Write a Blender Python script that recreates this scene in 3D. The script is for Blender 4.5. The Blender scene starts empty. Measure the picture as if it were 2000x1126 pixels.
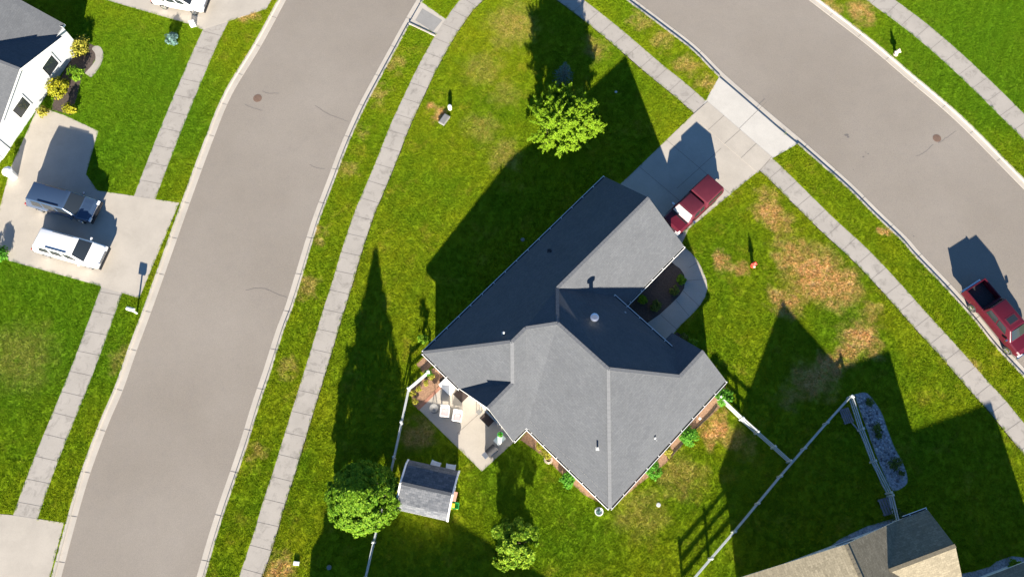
import bpy, bmesh, math, random
import numpy as np
from mathutils import Vector, Matrix
from mathutils.geometry import tessellate_polygon
rnd = random.Random(7)
rng = np.random.default_rng(7)
sc = bpy.context.scene
COL = sc.collection
R = math.radians

# ------------------------------------------------------------------ camera
F_PX, TILT, CAM_H = 1600.0, 0.3248, 59.06          # focal length in photo pixels, pitch from straight down, height
cam = bpy.data.cameras.new('camera'); cam_o = bpy.data.objects.new('camera', cam); COL.objects.link(cam_o)
cam.sensor_width = 36.0; cam.lens = F_PX / 2000 * 36; cam.clip_end = 3000
cam_o.location = (0, 0, CAM_H); cam_o.rotation_euler = (TILT, 0, 0)
sc.camera = cam_o
# ------------------------------------------------------------------ sky, sun, exposure
SUN_EL, SHADOW_AZ = R(17.5), R(91.2)
w = bpy.data.worlds.new('World'); sc.world = w; w.use_nodes = True
wn = w.node_tree.nodes; wl = w.node_tree.links
sky = wn.new('ShaderNodeTexSky'); sky.sky_type = 'NISHITA'; sky.sun_disc = False
sky.sun_elevation = SUN_EL; sky.sun_rotation = R(180); sky.dust_density = 0.0; sky.ozone_density = 6.0
wn['Background'].inputs['Strength'].default_value = 0.05
wl.new(sky.outputs[0], wn['Background'].inputs[0])
sl = bpy.data.lights.new('sun', 'SUN'); so = bpy.data.objects.new('sun', sl); COL.objects.link(so)
sl.energy = 5.0; sl.angle = R(0.5); sl.color = (1.0, 0.92, 0.79)
d = Vector((math.cos(SHADOW_AZ) * math.cos(SUN_EL), math.sin(SHADOW_AZ) * math.cos(SUN_EL), -math.sin(SUN_EL)))
so.rotation_euler = d.to_track_quat('-Z', 'Y').to_euler(); so.location = (0, -30, 40)
sc.view_settings.view_transform = 'Standard'; sc.view_settings.look = 'None'
sc.view_settings.exposure = 1.85; sc.view_settings.gamma = 1.0
SH = 1 / math.tan(SUN_EL)
SHV = Vector((math.cos(SHADOW_AZ) * SH, math.sin(SHADOW_AZ) * SH))

def G(px, py, z=0.0):
    """survey point of the photograph (2000 px wide) -> place on the level z"""
    a = (px - 1000) / F_PX; b = (563 - py) / F_PX
    dy = b * math.cos(TILT) + math.sin(TILT); dz = b * math.sin(TILT) - math.cos(TILT)
    t = (z - CAM_H) / dz
    return Vector((a * t, dy * t, z))
def GL(pts, z=0.0): return [G(x, y, z) for x, y in pts]
def caster(px, py, h):
    """what stands h high and throws its shadow on the ground point seen at px, py"""
    g = G(px, py); return Vector((g.x - SHV.x * h, g.y - SHV.y * h, h))

# ------------------------------------------------------------------ materials
def mat(name, col, rough=0.7, var=0.0, scale=8.0, bump=0.0, bscale=40.0, metal=0.0, spec=0.5, coat=0.0, var2=0.0, scale2=0.6):
    m = bpy.data.materials.new(name); m.use_nodes = True
    n, l = m.node_tree.nodes, m.node_tree.links
    p = n['Principled BSDF']
    p.inputs['Base Color'].default_value = (*col, 1); p.inputs['Roughness'].default_value = rough
    p.inputs['Metallic'].default_value = metal; p.inputs['Specular IOR Level'].default_value = spec
    p.inputs['Coat Weight'].default_value = coat
    g = n.new('ShaderNodeNewGeometry')
    fac = None
    for v, s in ((var, scale), (var2, scale2)):
        if v:
            t = n.new('ShaderNodeTexNoise'); t.inputs['Scale'].default_value = s; t.inputs['Detail'].default_value = 5
            t.inputs['Roughness'].default_value = 0.65
            l.new(g.outputs['Position'], t.inputs['Vector'])
            r = n.new('ShaderNodeMapRange'); r.inputs['From Min'].default_value = 0.25; r.inputs['From Max'].default_value = 0.75
            r.inputs['To Min'].default_value = 1 - v; r.inputs['To Max'].default_value = 1 + v
            l.new(t.outputs['Fac'], r.inputs['Value'])
            if fac is None: fac = r.outputs[0]
            else:
                mu = n.new('ShaderNodeMath'); mu.operation = 'MULTIPLY'; l.new(fac, mu.inputs[0]); l.new(r.outputs[0], mu.inputs[1]); fac = mu.outputs[0]
    if fac is not None:
        mx = n.new('ShaderNodeVectorMath'); mx.operation = 'SCALE'; mx.inputs[0].default_value = col
        l.new(fac, mx.inputs['Scale']); l.new(mx.outputs[0], p.inputs['Base Color'])
    if bump:
        t = n.new('ShaderNodeTexNoise'); t.inputs['Scale'].default_value = bscale; t.inputs['Detail'].default_value = 4
        l.new(g.outputs['Position'], t.inputs['Vector'])
        b = n.new('ShaderNodeBump'); b.inputs['Strength'].default_value = bump; b.inputs['Distance'].default_value = 0.03
        l.new(t.outputs['Fac'], b.inputs['Height']); l.new(b.outputs[0], p.inputs['Normal'])
    return m

class NT:
    """tiny helper for longer node graphs"""
    def __init__(s, name):
        s.m = bpy.data.materials.new(name); s.m.use_nodes = True
        s.n, s.l = s.m.node_tree.nodes, s.m.node_tree.links; s.p = s.n['Principled BSDF']
        s.pos = s.n.new('ShaderNodeNewGeometry').outputs['Position']
    def put(s, sock, v):
        if isinstance(v, bpy.types.NodeSocket): s.l.new(v, sock)
        else: sock.default_value = v
    def math(s, op, a, b=0.0, clamp=False):
        k = s.n.new('ShaderNodeMath'); k.operation = op; k.use_clamp = clamp; s.put(k.inputs[0], a); s.put(k.inputs[1], b); return k.outputs[0]
    def noise(s, scale, detail=4, rough=0.6, vec=None, dist=0.0):
        k = s.n.new('ShaderNodeTexNoise'); k.inputs['Scale'].default_value = scale; k.inputs['Detail'].default_value = detail
        k.inputs['Roughness'].default_value = rough; k.inputs['Distortion'].default_value = dist
        s.l.new(vec or s.pos, k.inputs['Vector']); return k.outputs['Fac']
    def rng(s, v, a, b, c=0.0, d_=1.0, smooth=False):
        k = s.n.new('ShaderNodeMapRange'); k.interpolation_type = 'SMOOTHSTEP' if smooth else 'LINEAR'
        s.put(k.inputs['Value'], v)
        for nm, x in (('From Min', a), ('From Max', b), ('To Min', c), ('To Max', d_)): k.inputs[nm].default_value = x
        return k.outputs[0]
    def mix(s, f, a, b, kind='MIX'):
        k = s.n.new('ShaderNodeMix'); k.data_type = 'RGBA'; k.blend_type = kind
        s.put(k.inputs[0], f); s.put(k.inputs[6], (*a, 1) if isinstance(a, tuple) else a); s.put(k.inputs[7], (*b, 1) if isinstance(b, tuple) else b)
        return k.outputs[2]
    def blob(s, c, r0, r1, warp):
        k = s.n.new('ShaderNodeVectorMath'); k.operation = 'DISTANCE'; s.l.new(warp, k.inputs[0]); k.inputs[1].default_value = (c[0], c[1], 0)
        return s.rng(k.outputs['Value'], r0, r1, 1.0, 0.0, True)
    def bump(s, h, strength, dist):
        b = s.n.new('ShaderNodeBump'); b.inputs['Strength'].default_value = strength; b.inputs['Distance'].default_value = dist
        s.l.new(h, b.inputs['Height']); s.l.new(b.outputs[0], s.p.inputs['Normal'])

def grass_material(name, patches, gain=1.0, trans=0.0):
    t = NT(name)
    big = t.noise(0.16, 4, 0.6); mid = t.noise(0.9, 5, 0.65); fine = t.noise(7.0, 5, 0.75); tiny = t.noise(28, 3, 0.7)
    c = t.mix(t.rng(big, 0.35, 0.65), (0.078, 0.122, 0.0040), (0.122, 0.142, 0.0050))
    c = t.mix(t.math('MULTIPLY', t.rng(mid, 0.42, 0.72), 0.42), c, (0.046, 0.094, 0.004))
    c = t.mix(t.math('MULTIPLY', t.rng(t.noise(0.55, 5, 0.7), 0.55, 0.78), 0.6), c, (0.190, 0.145, 0.022))
    lush = None
    for (px, py, r, k_) in [(230, 200, 9, .75), (60, 640, 9, .7), (330, 250, 4, .7), (1930, 90, 10, .75), (1850, 230, 4, .6), (1100, 1010, 4, .35), (1000, 920, 3, .4), (1640, 620, 2, .4)]:
        g = G(px, py); q_ = t.n.new('ShaderNodeVectorMath'); q_.operation = 'DISTANCE'; t.l.new(t.pos, q_.inputs[0]); q_.inputs[1].default_value = (g.x, g.y, 0)
        b = t.math('MULTIPLY', t.rng(q_.outputs['Value'], r * .5, r * 1.3, 1, 0, True), k_); lush = b if lush is None else t.math('MAXIMUM', lush, b)
    c = t.mix(lush, c, (0.048, 0.108, 0.0045))
    # dry patches where the photographed lawn is straw coloured
    wv = t.n.new('ShaderNodeTexNoise'); wv.inputs['Scale'].default_value = 0.9; wv.inputs['Detail'].default_value = 4; t.l.new(t.pos, wv.inputs['Vector'])
    sub = t.n.new('ShaderNodeVectorMath'); sub.operation = 'SUBTRACT'; t.l.new(wv.outputs['Color'], sub.inputs[0]); sub.inputs[1].default_value = (.5, .5, .5)
    sca = t.n.new('ShaderNodeVectorMath'); sca.operation = 'SCALE'; t.l.new(sub.outputs[0], sca.inputs[0]); sca.inputs['Scale'].default_value = 3.2
    add = t.n.new('ShaderNodeVectorMath'); add.operation = 'ADD'; t.l.new(t.pos, add.inputs[0]); t.l.new(sca.outputs[0], add.inputs[1])
    flat = t.n.new('ShaderNodeVectorMath'); flat.operation = 'MULTIPLY'; t.l.new(add.outputs[0], flat.inputs[0]); flat.inputs[1].default_value = (1, 1, 0)
    tot = None
    for (px, py, r, k) in patches:
        g = G(px, py); b = t.math('MULTIPLY', t.blob((g.x, g.y), r * 0.25, r * 1.25, flat.outputs[0]), k)
        tot = b if tot is None else t.math('MAXIMUM', tot, b)
    if tot is not None:
        dry = t.mix(t.rng(fine, 0.35, 0.65), (0.185, 0.130, 0.034), (0.360, 0.215, 0.105))
        c = t.mix(t.math('MULTIPLY', tot, t.rng(t.noise(2.2, 5, 0.7), 0.22, 0.52)), c, dry)
    k = t.math('MULTIPLY', t.rng(fine, 0.25, 0.75, 0.66, 1.34), t.rng(tiny, 0.25, 0.75, 0.75, 1.25))
    wv2 = t.n.new('ShaderNodeTexWave'); wv2.inputs['Scale'].default_value = 0.30; wv2.inputs['Distortion'].default_value = 2.2; wv2.inputs['Detail'].default_value = 2; wv2.inputs['Detail Scale'].default_value = 0.5
    mp_ = t.n.new('ShaderNodeMapping'); mp_.inputs['Rotation'].default_value = (0, 0, R(22)); t.l.new(t.pos, mp_.inputs['Vector']); t.l.new(mp_.outputs[0], wv2.inputs['Vector'])
    k = t.math('MULTIPLY', k, t.rng(wv2.outputs['Fac'], 0, 1, .945, 1.045))
    k = t.math('MULTIPLY', k, gain)
    v = t.n.new('ShaderNodeVectorMath'); v.operation = 'SCALE'; t.l.new(c, v.inputs[0]); t.l.new(k, v.inputs['Scale'])
    t.l.new(v.outputs[0], t.p.inputs['Base Color']); t.p.inputs['Roughness'].default_value = 0.9; t.p.inputs['Specular IOR Level'].default_value = 0.0
    if trans:
        tr = t.n.new('ShaderNodeBsdfTranslucent'); t.l.new(v.outputs[0], tr.inputs[0]); mx = t.n.new('ShaderNodeMixShader'); mx.inputs[0].default_value = trans
        t.l.new(t.p.outputs[0], mx.inputs[1]); t.l.new(tr.outputs[0], mx.inputs[2]); t.l.new(mx.outputs[0], t.n['Material Output'].inputs[0]); return t.m
    t.bump(t.math('ADD', t.math('MULTIPLY', fine, 0.6), t.math('MULTIPLY', tiny, 0.4)), 0.55, 0.10)
    return t.m

def asphalt_material():
    t = NT('aged_asphalt')
    big = t.noise(0.10, 4, 0.6); mid = t.noise(1.3, 5, 0.7); fine = t.noise(15, 5, 0.85)
    c = t.mix(t.rng(big, 0.3, 0.7), (0.234, 0.203, 0.168), (0.280, 0.246, 0.208))
    c = t.mix(t.math('MULTIPLY', t.rng(mid, 0.45, 0.8), 0.25), c, (0.20, 0.178, 0.165))
    k = t.rng(fine, 0.25, 0.75, 0.74, 1.26)
    v = t.n.new('ShaderNodeVectorMath'); v.operation = 'SCALE'; t.l.new(c, v.inputs[0]); t.l.new(k, v.inputs['Scale'])
    # hairline cracks, only here and there
    vo = t.n.new('ShaderNodeTexVoronoi'); vo.feature = 'DISTANCE_TO_EDGE'; vo.inputs['Scale'].default_value = 0.11
    wv = t.n.new('ShaderNodeTexNoise'); wv.inputs['Scale'].default_value = 0.8; t.l.new(t.pos, wv.inputs['Vector'])
    sca = t.n.new('ShaderNodeVectorMath'); sca.operation = 'MULTIPLY_ADD'; t.l.new(wv.outputs['Color'], sca.inputs[0]); sca.inputs[1].default_value = (1.6, 1.6, 0); t.l.new(t.pos, sca.inputs[2])
    t.l.new(sca.outputs[0], vo.inputs['Vector'])
    cr = t.math('MULTIPLY', t.rng(vo.outputs['Distance'], 0.001, 0.004, 1.0, 0.0), t.rng(t.noise(0.25, 2), 0.5, 0.62))
    c2 = t.mix(t.math('MULTIPLY', cr, 0.05), v.outputs[0], (0.09, 0.08, 0.075))
    t.l.new(c2, t.p.inputs['Base Color']); t.p.inputs['Roughness'].default_value = 0.85; t.p.inputs['Specular IOR Level'].default_value = 0.25
    t.bump(fine, 0.35, 0.02)
    return t.m

def concrete_material(name, col, stain=0.35, sscale=0.9):
    t = NT(name)
    c = t.mix(t.rng(t.noise(0.5, 4, 0.6), 0.35, 0.65), tuple(x * 0.93 for x in col), tuple(x * 1.05 for x in col))
    st = t.math('MULTIPLY', t.rng(t.noise(sscale, 6, 0.72, dist=0.6), 0.52, 0.72), stain)
    c = t.mix(st, c, tuple(x * 0.55 for x in col))
    k = t.rng(t.noise(18, 4, 0.75), 0.25, 0.75, 0.90, 1.10)
    v = t.n.new('ShaderNodeVectorMath'); v.operation = 'SCALE'; t.l.new(c, v.inputs[0]); t.l.new(k, v.inputs['Scale'])
    t.l.new(v.outputs[0], t.p.inputs['Base Color']); t.p.inputs['Roughness'].default_value = 0.85; t.p.inputs['Specular IOR Level'].default_value = 0.25
    t.bump(t.noise(30, 3), 0.15, 0.01)
    return t.m

def shingle_material(name, a, b, rows=0.145, speck=0.22):
    t = NT(name)
    uv = t.n.new('ShaderNodeUVMap'); uv.uv_map = 'UVMap'
    br = t.n.new('ShaderNodeTexBrick'); t.l.new(uv.outputs[0], br.inputs['Vector'])
    br.inputs['Scale'].default_value = 1.0; br.inputs['Brick Width'].default_value = 0.31; br.inputs['Row Height'].default_value = rows
    br.inputs['Mortar Size'].default_value = 0.008; br.inputs['Mortar Smooth'].default_value = 0.4
    br.inputs['Color1'].default_value = (*a, 1); br.inputs['Color2'].default_value = (*b, 1)
    br.inputs['Mortar'].default_value = (*[x * 0.86 for x in a], 1)
    k = t.math('MULTIPLY', t.rng(t.noise(9, 4, 0.8), 0.2, 0.8, 1 - speck, 1 + speck), t.rng(t.noise(0.7, 4, 0.6), 0.25, 0.75, 0.92, 1.08))
    v = t.n.new('ShaderNodeVectorMath'); v.operation = 'SCALE'; t.l.new(br.outputs['Color'], v.inputs[0]); t.l.new(k, v.inputs['Scale'])
    t.l.new(v.outputs[0], t.p.inputs['Base Color']); t.p.inputs['Roughness'].default_value = 0.9; t.p.inputs['Specular IOR Level'].default_value = 0.2
    t.bump(t.math('ADD', t.math('MULTIPLY', br.outputs['Fac'], -0.5), t.noise(35, 3)), 0.10, 0.02)
    return t.m

def leaf_material(name, a, b, trans=0.25):
    m = bpy.data.materials.new(name); m.use_nodes = True
    n, l = m.node_tree.nodes, m.node_tree.links; p = n['Principled BSDF']
    g = n.new('ShaderNodeNewGeometry'); cr = n.new('ShaderNodeValToRGB')
    e = cr.color_ramp.elements; e[0].color = (*a, 1); e[1].color = (*b, 1)
    l.new(g.outputs['Random Per Island'], cr.inputs[0]); l.new(cr.outputs[0], p.inputs['Base Color'])
    p.inputs['Roughness'].default_value = 0.6; p.inputs['Specular IOR Level'].default_value = 0.12
    tr = n.new('ShaderNodeBsdfTranslucent'); l.new(cr.outputs[0], tr.inputs[0])
    mx = n.new('ShaderNodeMixShader'); mx.inputs[0].default_value = trans
    l.new(p.outputs[0], mx.inputs[1]); l.new(tr.outputs[0], mx.inputs[2]); l.new(mx.outputs[0], n['Material Output'].inputs[0])
    return m

DRY = [(1590, 535, 2.6, 1.0), (1640, 560, 2.0, .9), (1545, 500, 1.6, .8), (1500, 415, 1.4, .9), (1530, 440, 1.2, .7), (1680, 660, 1.7, 1.0), (1650, 690, 1.2, .8), (1530, 590, 1.3, .9), (1410, 512, .9, .9), (1440, 517, .7, .8),
       (1395, 835, 1.35, 1.0), (1440, 860, 1.3, .5), (1500, 400, 1.2, .7), (853, 218, .75, 1.0), (940, 130, 1.8, .28), (1000, 50, 2.4, .42), (940, 250, 1.6, .25), (985, 300, 1.5, .35), (1160, 95, 1.2, .5), (985, 180, 1.4, .22),
       (1290, 80, 1.1, .5), (1340, 130, 1.2, .55), (1380, 165, .9, .65), (1250, 40, .9, .45), (1722, 446, .55, 1.0), (740, 180, .9, .45), (775, 120, .9, .45), (680, 330, .9, .4), (625, 455, .8, .5), (705, 255, .8, .35), (600, 560, .8, .5), (560, 720, .8, .4), (545, 1115, 1.3, .9), (500, 880, .8, .5),
       (40, 700, 3.0, .25), (245, 700, 1.2, .35), (480, 25, 1.3, .8), (1680, 20, 1.4, .8), (1620, 20, 1.0, .6), (1280, 870, 1.2, .3), (1330, 930, 1.8, .4), (1250, 1000, 2.0, .3), (1890, 720, 1.0, .4), (1590, 742, 1.7, .8), (1622, 712, 1.1, .9), (1545, 775, 1.1, .5), (1700, 610, .8, .5), (815, 850, 1.3, .6)]
M = dict(
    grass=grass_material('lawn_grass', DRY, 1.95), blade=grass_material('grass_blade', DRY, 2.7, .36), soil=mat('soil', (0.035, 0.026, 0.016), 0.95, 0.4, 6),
    asphalt=asphalt_material(), walk=concrete_material('sidewalk_concrete', (0.375, 0.340, 0.298), 0.9, 1.3), newc=concrete_material('driveway_concrete', (0.43, 0.385, 0.325), 0.18, 0.6),
    curb=concrete_material('curb_concrete', (0.46, 0.415, 0.355), 0.25), apron=concrete_material('apron_concrete', (0.50, 0.47, 0.42), 0.12), joint=mat('joint', (0.17, 0.15, 0.13), 0.9, 0.3, 5),
    tactile=concrete_material('ramp_panel', (0.27, 0.26, 0.245), 0.5), crack=mat('crack_filler', (0.14, 0.125, 0.115), 0.9),
    shingle=shingle_material('grey_shingles', (0.096, 0.101, 0.110), (0.109, 0.114, 0.122)), cap=mat('ridge_shingle', (0.130, 0.134, 0.142), 0.9, 0.12, 7),
    shed_roof=shingle_material('shed_shingles', (0.085, 0.092, 0.105), (0.145, 0.150, 0.162), 0.17, 0.35),
    tan=shingle_material('tan_shingles', (0.185, 0.160, 0.112), (0.245, 0.212, 0.150), 0.15, 0.4),
    white=mat('white_paint', (0.80, 0.79, 0.76), 0.45, 0.05, 3), vinyl=mat('white_vinyl', (0.50, 0.52, 0.51), 0.35, 0.06, 4), greysiding=mat('grey_siding', (0.47, 0.485, 0.50), 0.6, 0.06, 3), siding=mat('pale_siding', (0.66, 0.65, 0.62), 0.6, 0.05, 3),
    dark=mat('dark_gap', (0.02, 0.02, 0.022), 0.6), glass=mat('window_glass', (0.02, 0.025, 0.03), 0.06, spec=0.8), metal=mat('bare_metal', (0.75, 0.76, 0.78), 0.28, metal=0.9), chrome=mat('chrome', (0.85, 0.86, 0.88), 0.12, metal=1.0),
    grey=mat('grey_box', (0.20, 0.195, 0.185), 0.7, 0.15, 6), pvc=mat('vent_pipe', (0.55, 0.55, 0.53), 0.5), black=mat('black_plastic', (0.015, 0.015, 0.017), 0.45),
    mulch=mat('red_mulch', (0.30, 0.175, 0.105), 0.95, 0.45, 9, 0.8, 18), darkmulch=mat('dark_mulch', (0.075, 0.055, 0.045), 0.95, 0.5, 9, 0.9, 16), brick=mat('edging_brick', (0.36, 0.17, 0.11), 0.85, 0.25, 4),
    gravel=mat('grey_gravel', (0.34, 0.33, 0.34), 0.95, 0.75, 6.5, 1.0, 14), iron=mat('rusty_iron', (0.165, 0.105, 0.075), 0.8, 0.3, 14), bark=mat('bark', (0.115, 0.085, 0.060), 0.9, 0.3, 9, 0.6, 20),
    maroon=mat('maroon_paint', (0.080, 0.007, 0.016), 0.38, 0.04, 2, spec=0.35, coat=0.25), maroon_dull=mat('faded_maroon_paint', (0.088, 0.012, 0.023), 0.6, 0.10, 3, spec=0.3), whitecar=mat('white_car_paint', (0.78, 0.78, 0.77), 0.3, coat=0.6), bluecar=mat('dark_blue_paint', (0.035, 0.060, 0.110), 0.25, coat=0.8),
    rubber=mat('tyre_rubber', (0.018, 0.018, 0.018), 0.8), silver=mat('silver_sunshade', (0.62, 0.60, 0.60), 0.42, 0.16, 5, 1.0, 6, metal=0.55), lamp=mat('headlight_glass', (0.7, 0.72, 0.74), 0.1, coat=1), redlens=mat('red_lens', (0.35, 0.02, 0.02), 0.2, coat=1),
    hydrant=mat('red_hydrant_paint', (0.62, 0.06, 0.035), 0.45, 0.1, 8), bonnet=mat('pale_hydrant_cap', (0.62, 0.50, 0.40), 0.5), cushion=mat('pink_cushion', (0.62, 0.36, 0.36), 0.8, 0.12, 9), mat_brown=mat('brown_doormat', (0.055, 0.038, 0.033), 0.95, 0.4, 20), wood=mat('grey_wood', (0.22, 0.21, 0.215), 0.85, 0.25, 5),
    green=mat('green_plastic', (0.03, 0.36, 0.07), 0.4), yellow=mat('yellow_plastic', (0.75, 0.55, 0.04), 0.4), terracotta=mat('pink_terracotta', (0.50, 0.27, 0.20), 0.8, 0.1, 8), brownbox=mat('brown_box', (0.085, 0.05, 0.04), 0.8, 0.2, 9), cover=mat('dark_cover', (0.03, 0.03, 0.034), 0.75, 0.3, 8), steel=mat('grill_steel', (0.42, 0.43, 0.44), 0.35, metal=0.7),
    linden=leaf_material('linden_leaf', (0.070, 0.190, 0.008), (0.230, 0.370, 0.022), .35), locust=leaf_material('locust_leaf', (0.130, 0.270, 0.009), (0.330, 0.480, 0.028), .4), mixed=leaf_material('shrubby_leaf', (0.090, 0.220, 0.010), (0.340, 0.460, 0.035), .38),
    shrub=leaf_material('shrub_leaf', (0.055, 0.200, 0.016), (0.150, 0.380, 0.035), .3), gold=leaf_material('golden_leaf', (0.18, 0.20, 0.02), (0.40, 0.34, 0.05)), yellowbush=leaf_material('yellow_bush_leaf', (0.17, 0.19, 0.01), (0.38, 0.35, 0.02)), spruce=leaf_material('blue_spruce_needle', (0.080, 0.155, 0.130), (0.190, 0.310, 0.275), 0.15), dim=leaf_material('shade_plant_leaf', (0.05, 0.09, 0.02), (0.20, 0.24, 0.04)))

# ------------------------------------------------------------------ object helpers
def tag(o, label=None, cat=None, group=None, kind=None):
    if label: o['label'] = label
    if cat: o['category'] = cat
    if group: o['group'] = group
    if kind: o['kind'] = kind
    return o
def thing(name, label, cat, loc=(0, 0, 0), rz=0.0, group=None):
    o = bpy.data.objects.new(name, None); COL.objects.link(o); o.empty_display_size = 0.3
    o.location = loc; o.rotation_euler = (0, 0, rz); return tag(o, label, cat, group)
def link(name, me, mats, parent=None):
    o = bpy.data.objects.new(name, me); COL.objects.link(o)
    for m in (mats if isinstance(mats, (list, tuple)) else [mats]): me.materials.append(m)
    if parent: o.parent = parent
    return o
def from_bm(name, bm, mats, parent=None, smooth=False):
    bmesh.ops.recalc_face_normals(bm, faces=bm.faces)
    me = bpy.data.meshes.new(name); bm.to_mesh(me); bm.free()
    if smooth: me.shade_smooth()
    return link(name, me, mats, parent)
def copy_tree(o, loc, rz, label=None, group=None, parent=None):
    c = o.copy(); COL.objects.link(c); c.parent = parent
    if parent is None:
        c.location = loc; c.rotation_euler = (0, 0, rz)
        if label: c['label'] = label
        if group: c['group'] = group
    for ch in list(o.children): copy_tree(ch, None, None, parent=c)
    return c
def box(bm, c, s, rz=0.0, tilt=None, bev=0.0):
    mx = Matrix.Translation(c) @ Matrix.Rotation(rz, 4, 'Z')
    if tilt: mx = mx @ Matrix.Rotation(tilt[0], 4, tilt[1])
    r = bmesh.ops.create_cube(bm, size=1.0, matrix=mx @ Matrix.Diagonal((*s, 1)))
    if bev:
        ed = list({e for v in r['verts'] for e in v.link_edges})
        bmesh.ops.bevel(bm, geom=ed, offset=bev, segments=2, affect='EDGES', profile=0.5)
    return r
def cyl(bm, p, q, r0, r1=None, seg=12, caps=True):
    p, q = Vector(p), Vector(q); v = q - p
    rot = v.to_track_quat('Z', 'Y').to_matrix().to_4x4()
    return bmesh.ops.create_cone(bm, cap_ends=caps, segments=seg, radius1=r0, radius2=r0 if r1 is None else r1, depth=v.length, matrix=Matrix.Translation((p + q) / 2) @ rot)
def ball(bm, c, r, sx=1, sy=1, sz=1, seg=14):
    return bmesh.ops.create_uvsphere(bm, u_segments=seg, v_segments=max(6, seg // 2), radius=r, matrix=Matrix.Translation(c) @ Matrix.Diagonal((sx, sy, sz, 1)))
def lathe(bm, prof, c=(0, 0, 0), seg=20):
    rings = []
    for r, z in prof:
        rings.append([bm.verts.new((c[0] + r * math.cos(2 * math.pi * i / seg), c[1] + r * math.sin(2 * math.pi * i / seg), c[2] + z)) for i in range(seg)])
    for a, b in zip(rings, rings[1:]):
        for i in range(seg): bm.faces.new((a[i], a[(i + 1) % seg], b[(i + 1) % seg], b[i]))
    bm.faces.new(rings[0][::-1]); bm.faces.new(rings[-1])
def smooth_line(pts, n=8):
    """Catmull-Rom through the survey points"""
    P = [Vector(p) for p in pts]; P = [P[0] * 2 - P[1]] + P + [P[-1] * 2 - P[-2]]
    out = []
    for i in range(1, len(P) - 2):
        a, b, c, e = P[i - 1:i + 3]
        for k in range(n):
            t = k / n
            out.append(0.5 * ((2 * b) + (c - a) * t + (2 * a - 5 * b + 4 * c - e) * t * t + (3 * b - a - 3 * c + e) * t ** 3))
    out.append(P[-2]); return out
def offset(line, dist):
    """shift a polyline sideways, positive to its left"""
    out = []
    for i, p in enumerate(line):
        a = line[max(0, i - 1)]; b = line[min(len(line) - 1, i + 1)]; t = (b - a); t.z = 0; t.normalize()
        out.append(p + Vector((-t.y, t.x, 0)) * dist)
    return out
def fill(bm, pts, z=None):
    vs = [bm.verts.new((p[0], p[1], p[2] if z is None else z)) for p in pts]
    for tri in tessellate_polygon([[Vector((v.co.x, v.co.y, 0)) for v in vs]]):
        try: bm.faces.new([vs[i] for i in tri])
        except ValueError: pass
    return vs
BARE = []      # everything that is not lawn
def slab(name, pts, z, m, thick=0.0, kind='structure', parent=None):
    if name not in ('ground', 'lawn', 'lawn_west', 'road'): BARE.append([(p[0], p[1]) for p in pts])
    bm = bmesh.new(); vs = fill(bm, pts, z)
    if thick:
        lo = [bm.verts.new((v.co.x, v.co.y, z - thick)) for v in vs]
        for i in range(len(vs)):
            j = (i + 1) % len(vs); bm.faces.new((vs[i], vs[j], lo[j], lo[i]))
    for f in bm.faces:
        if abs(f.normal.z) > 0.5 and f.normal.z < 0: f.normal_flip()
    o = from_bm(name, bm, m, parent)
    if kind and not parent: o['kind'] = kind
    return o
def up(o):
    me = o.data
    return o
def sweep(bm, line, prof):
    """prof: (sideways offset to the left, z) list swept along the line"""
    rows = [offset(line, s) for s, _ in prof]
    V = [[bm.verts.new((p.x, p.y, z)) for p in row] for row, (_, z) in zip(rows, prof)]
    for a, b in zip(V, V[1:]):
        for i in range(len(line) - 1): bm.faces.new((a[i], a[i + 1], b[i + 1], b[i]))
def extend(line, d0, d1):
    a = (line[0] - line[1]).normalized() * d0; b = (line[-1] - line[-2]).normalized() * d1
    return ([line[0] + a] if d0 else []) + line + ([line[-1] + b] if d1 else [])
def resample(line, step):
    out = [line[0].copy()]; acc = 0.0; nxt = step
    for a, b in zip(line, line[1:]):
        L = (b - a).length
        while acc + L >= nxt:
            out.append(a.lerp(b, (nxt - acc) / L)); nxt += step
        acc += L
    return out

# ================================================================== THE GROUND
ROAD = -0.12
# backs of the kerbs, traced bottom to top / left to right
kerb_west = extend(smooth_line(GL([(100, 1126), (131, 1011), (159, 918), (194, 824), (224, 754), (252, 675), (284, 590), (355, 392), (400, 271), (438.6, 179), (496, 84), (542, 0)])), 60, 30)
kl = [(400.7, 1126), (420.8, 1056), (440.9, 992.3), (464.5, 923.8), (485.8, 860), (507.9, 787.5), (528.2, 727.9), (553.8, 646.9), (571.6, 600), (591.9, 534.7), (611, 470.8), (627, 421.8), (650.5, 360), (679, 285), (711.5, 212.5), (743.5, 152), (774, 96), (799, 50), (828, 0)]
kr = [(1222.5, 0), (1290.9, 51.3), (1353, 99.5), (1404.3, 150.8), (1480, 216), (1557.3, 281.3), (1609.2, 326.6), (1659.8, 371.9), (1707.8, 419.9), (1761, 470.5), (1786.6, 500), (1849.2, 565.3), (1902.5, 625), (1947.8, 681), (2000, 737)]
WL, WR = GL(kl), GL(kr)
corner = [(855, -42), (895, -85), (950, -115), (1010, -128), (1075, -118), (1140, -72), (1180, -35)]
kerb_block = extend(smooth_line(WL + GL(corner) + WR, 6), 60, 60)
kerb_east = extend(smooth_line(GL([(1602.6, 0), (1702, 76.3), (1780, 142), (1879.6, 227.3), (2000, 348)])), 32, 60)
ground = slab('ground', [(-900, -900), (900, -900), (900, 1200), (-900, 1200)], -0.30, M['grass'])
road = slab('road', [(-75, -62), (75, -62), (95, 30), (30, 95), (-30, 95), (-60, 60)], ROAD, M['asphalt'])
slab('lawn_west', [p for p in kerb_west] + [Vector((-30, 110, 0)), Vector((-300, 110, 0)), Vector((-300, -80, 0))], 0.0, M['grass']).name = 'lawn'
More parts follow.
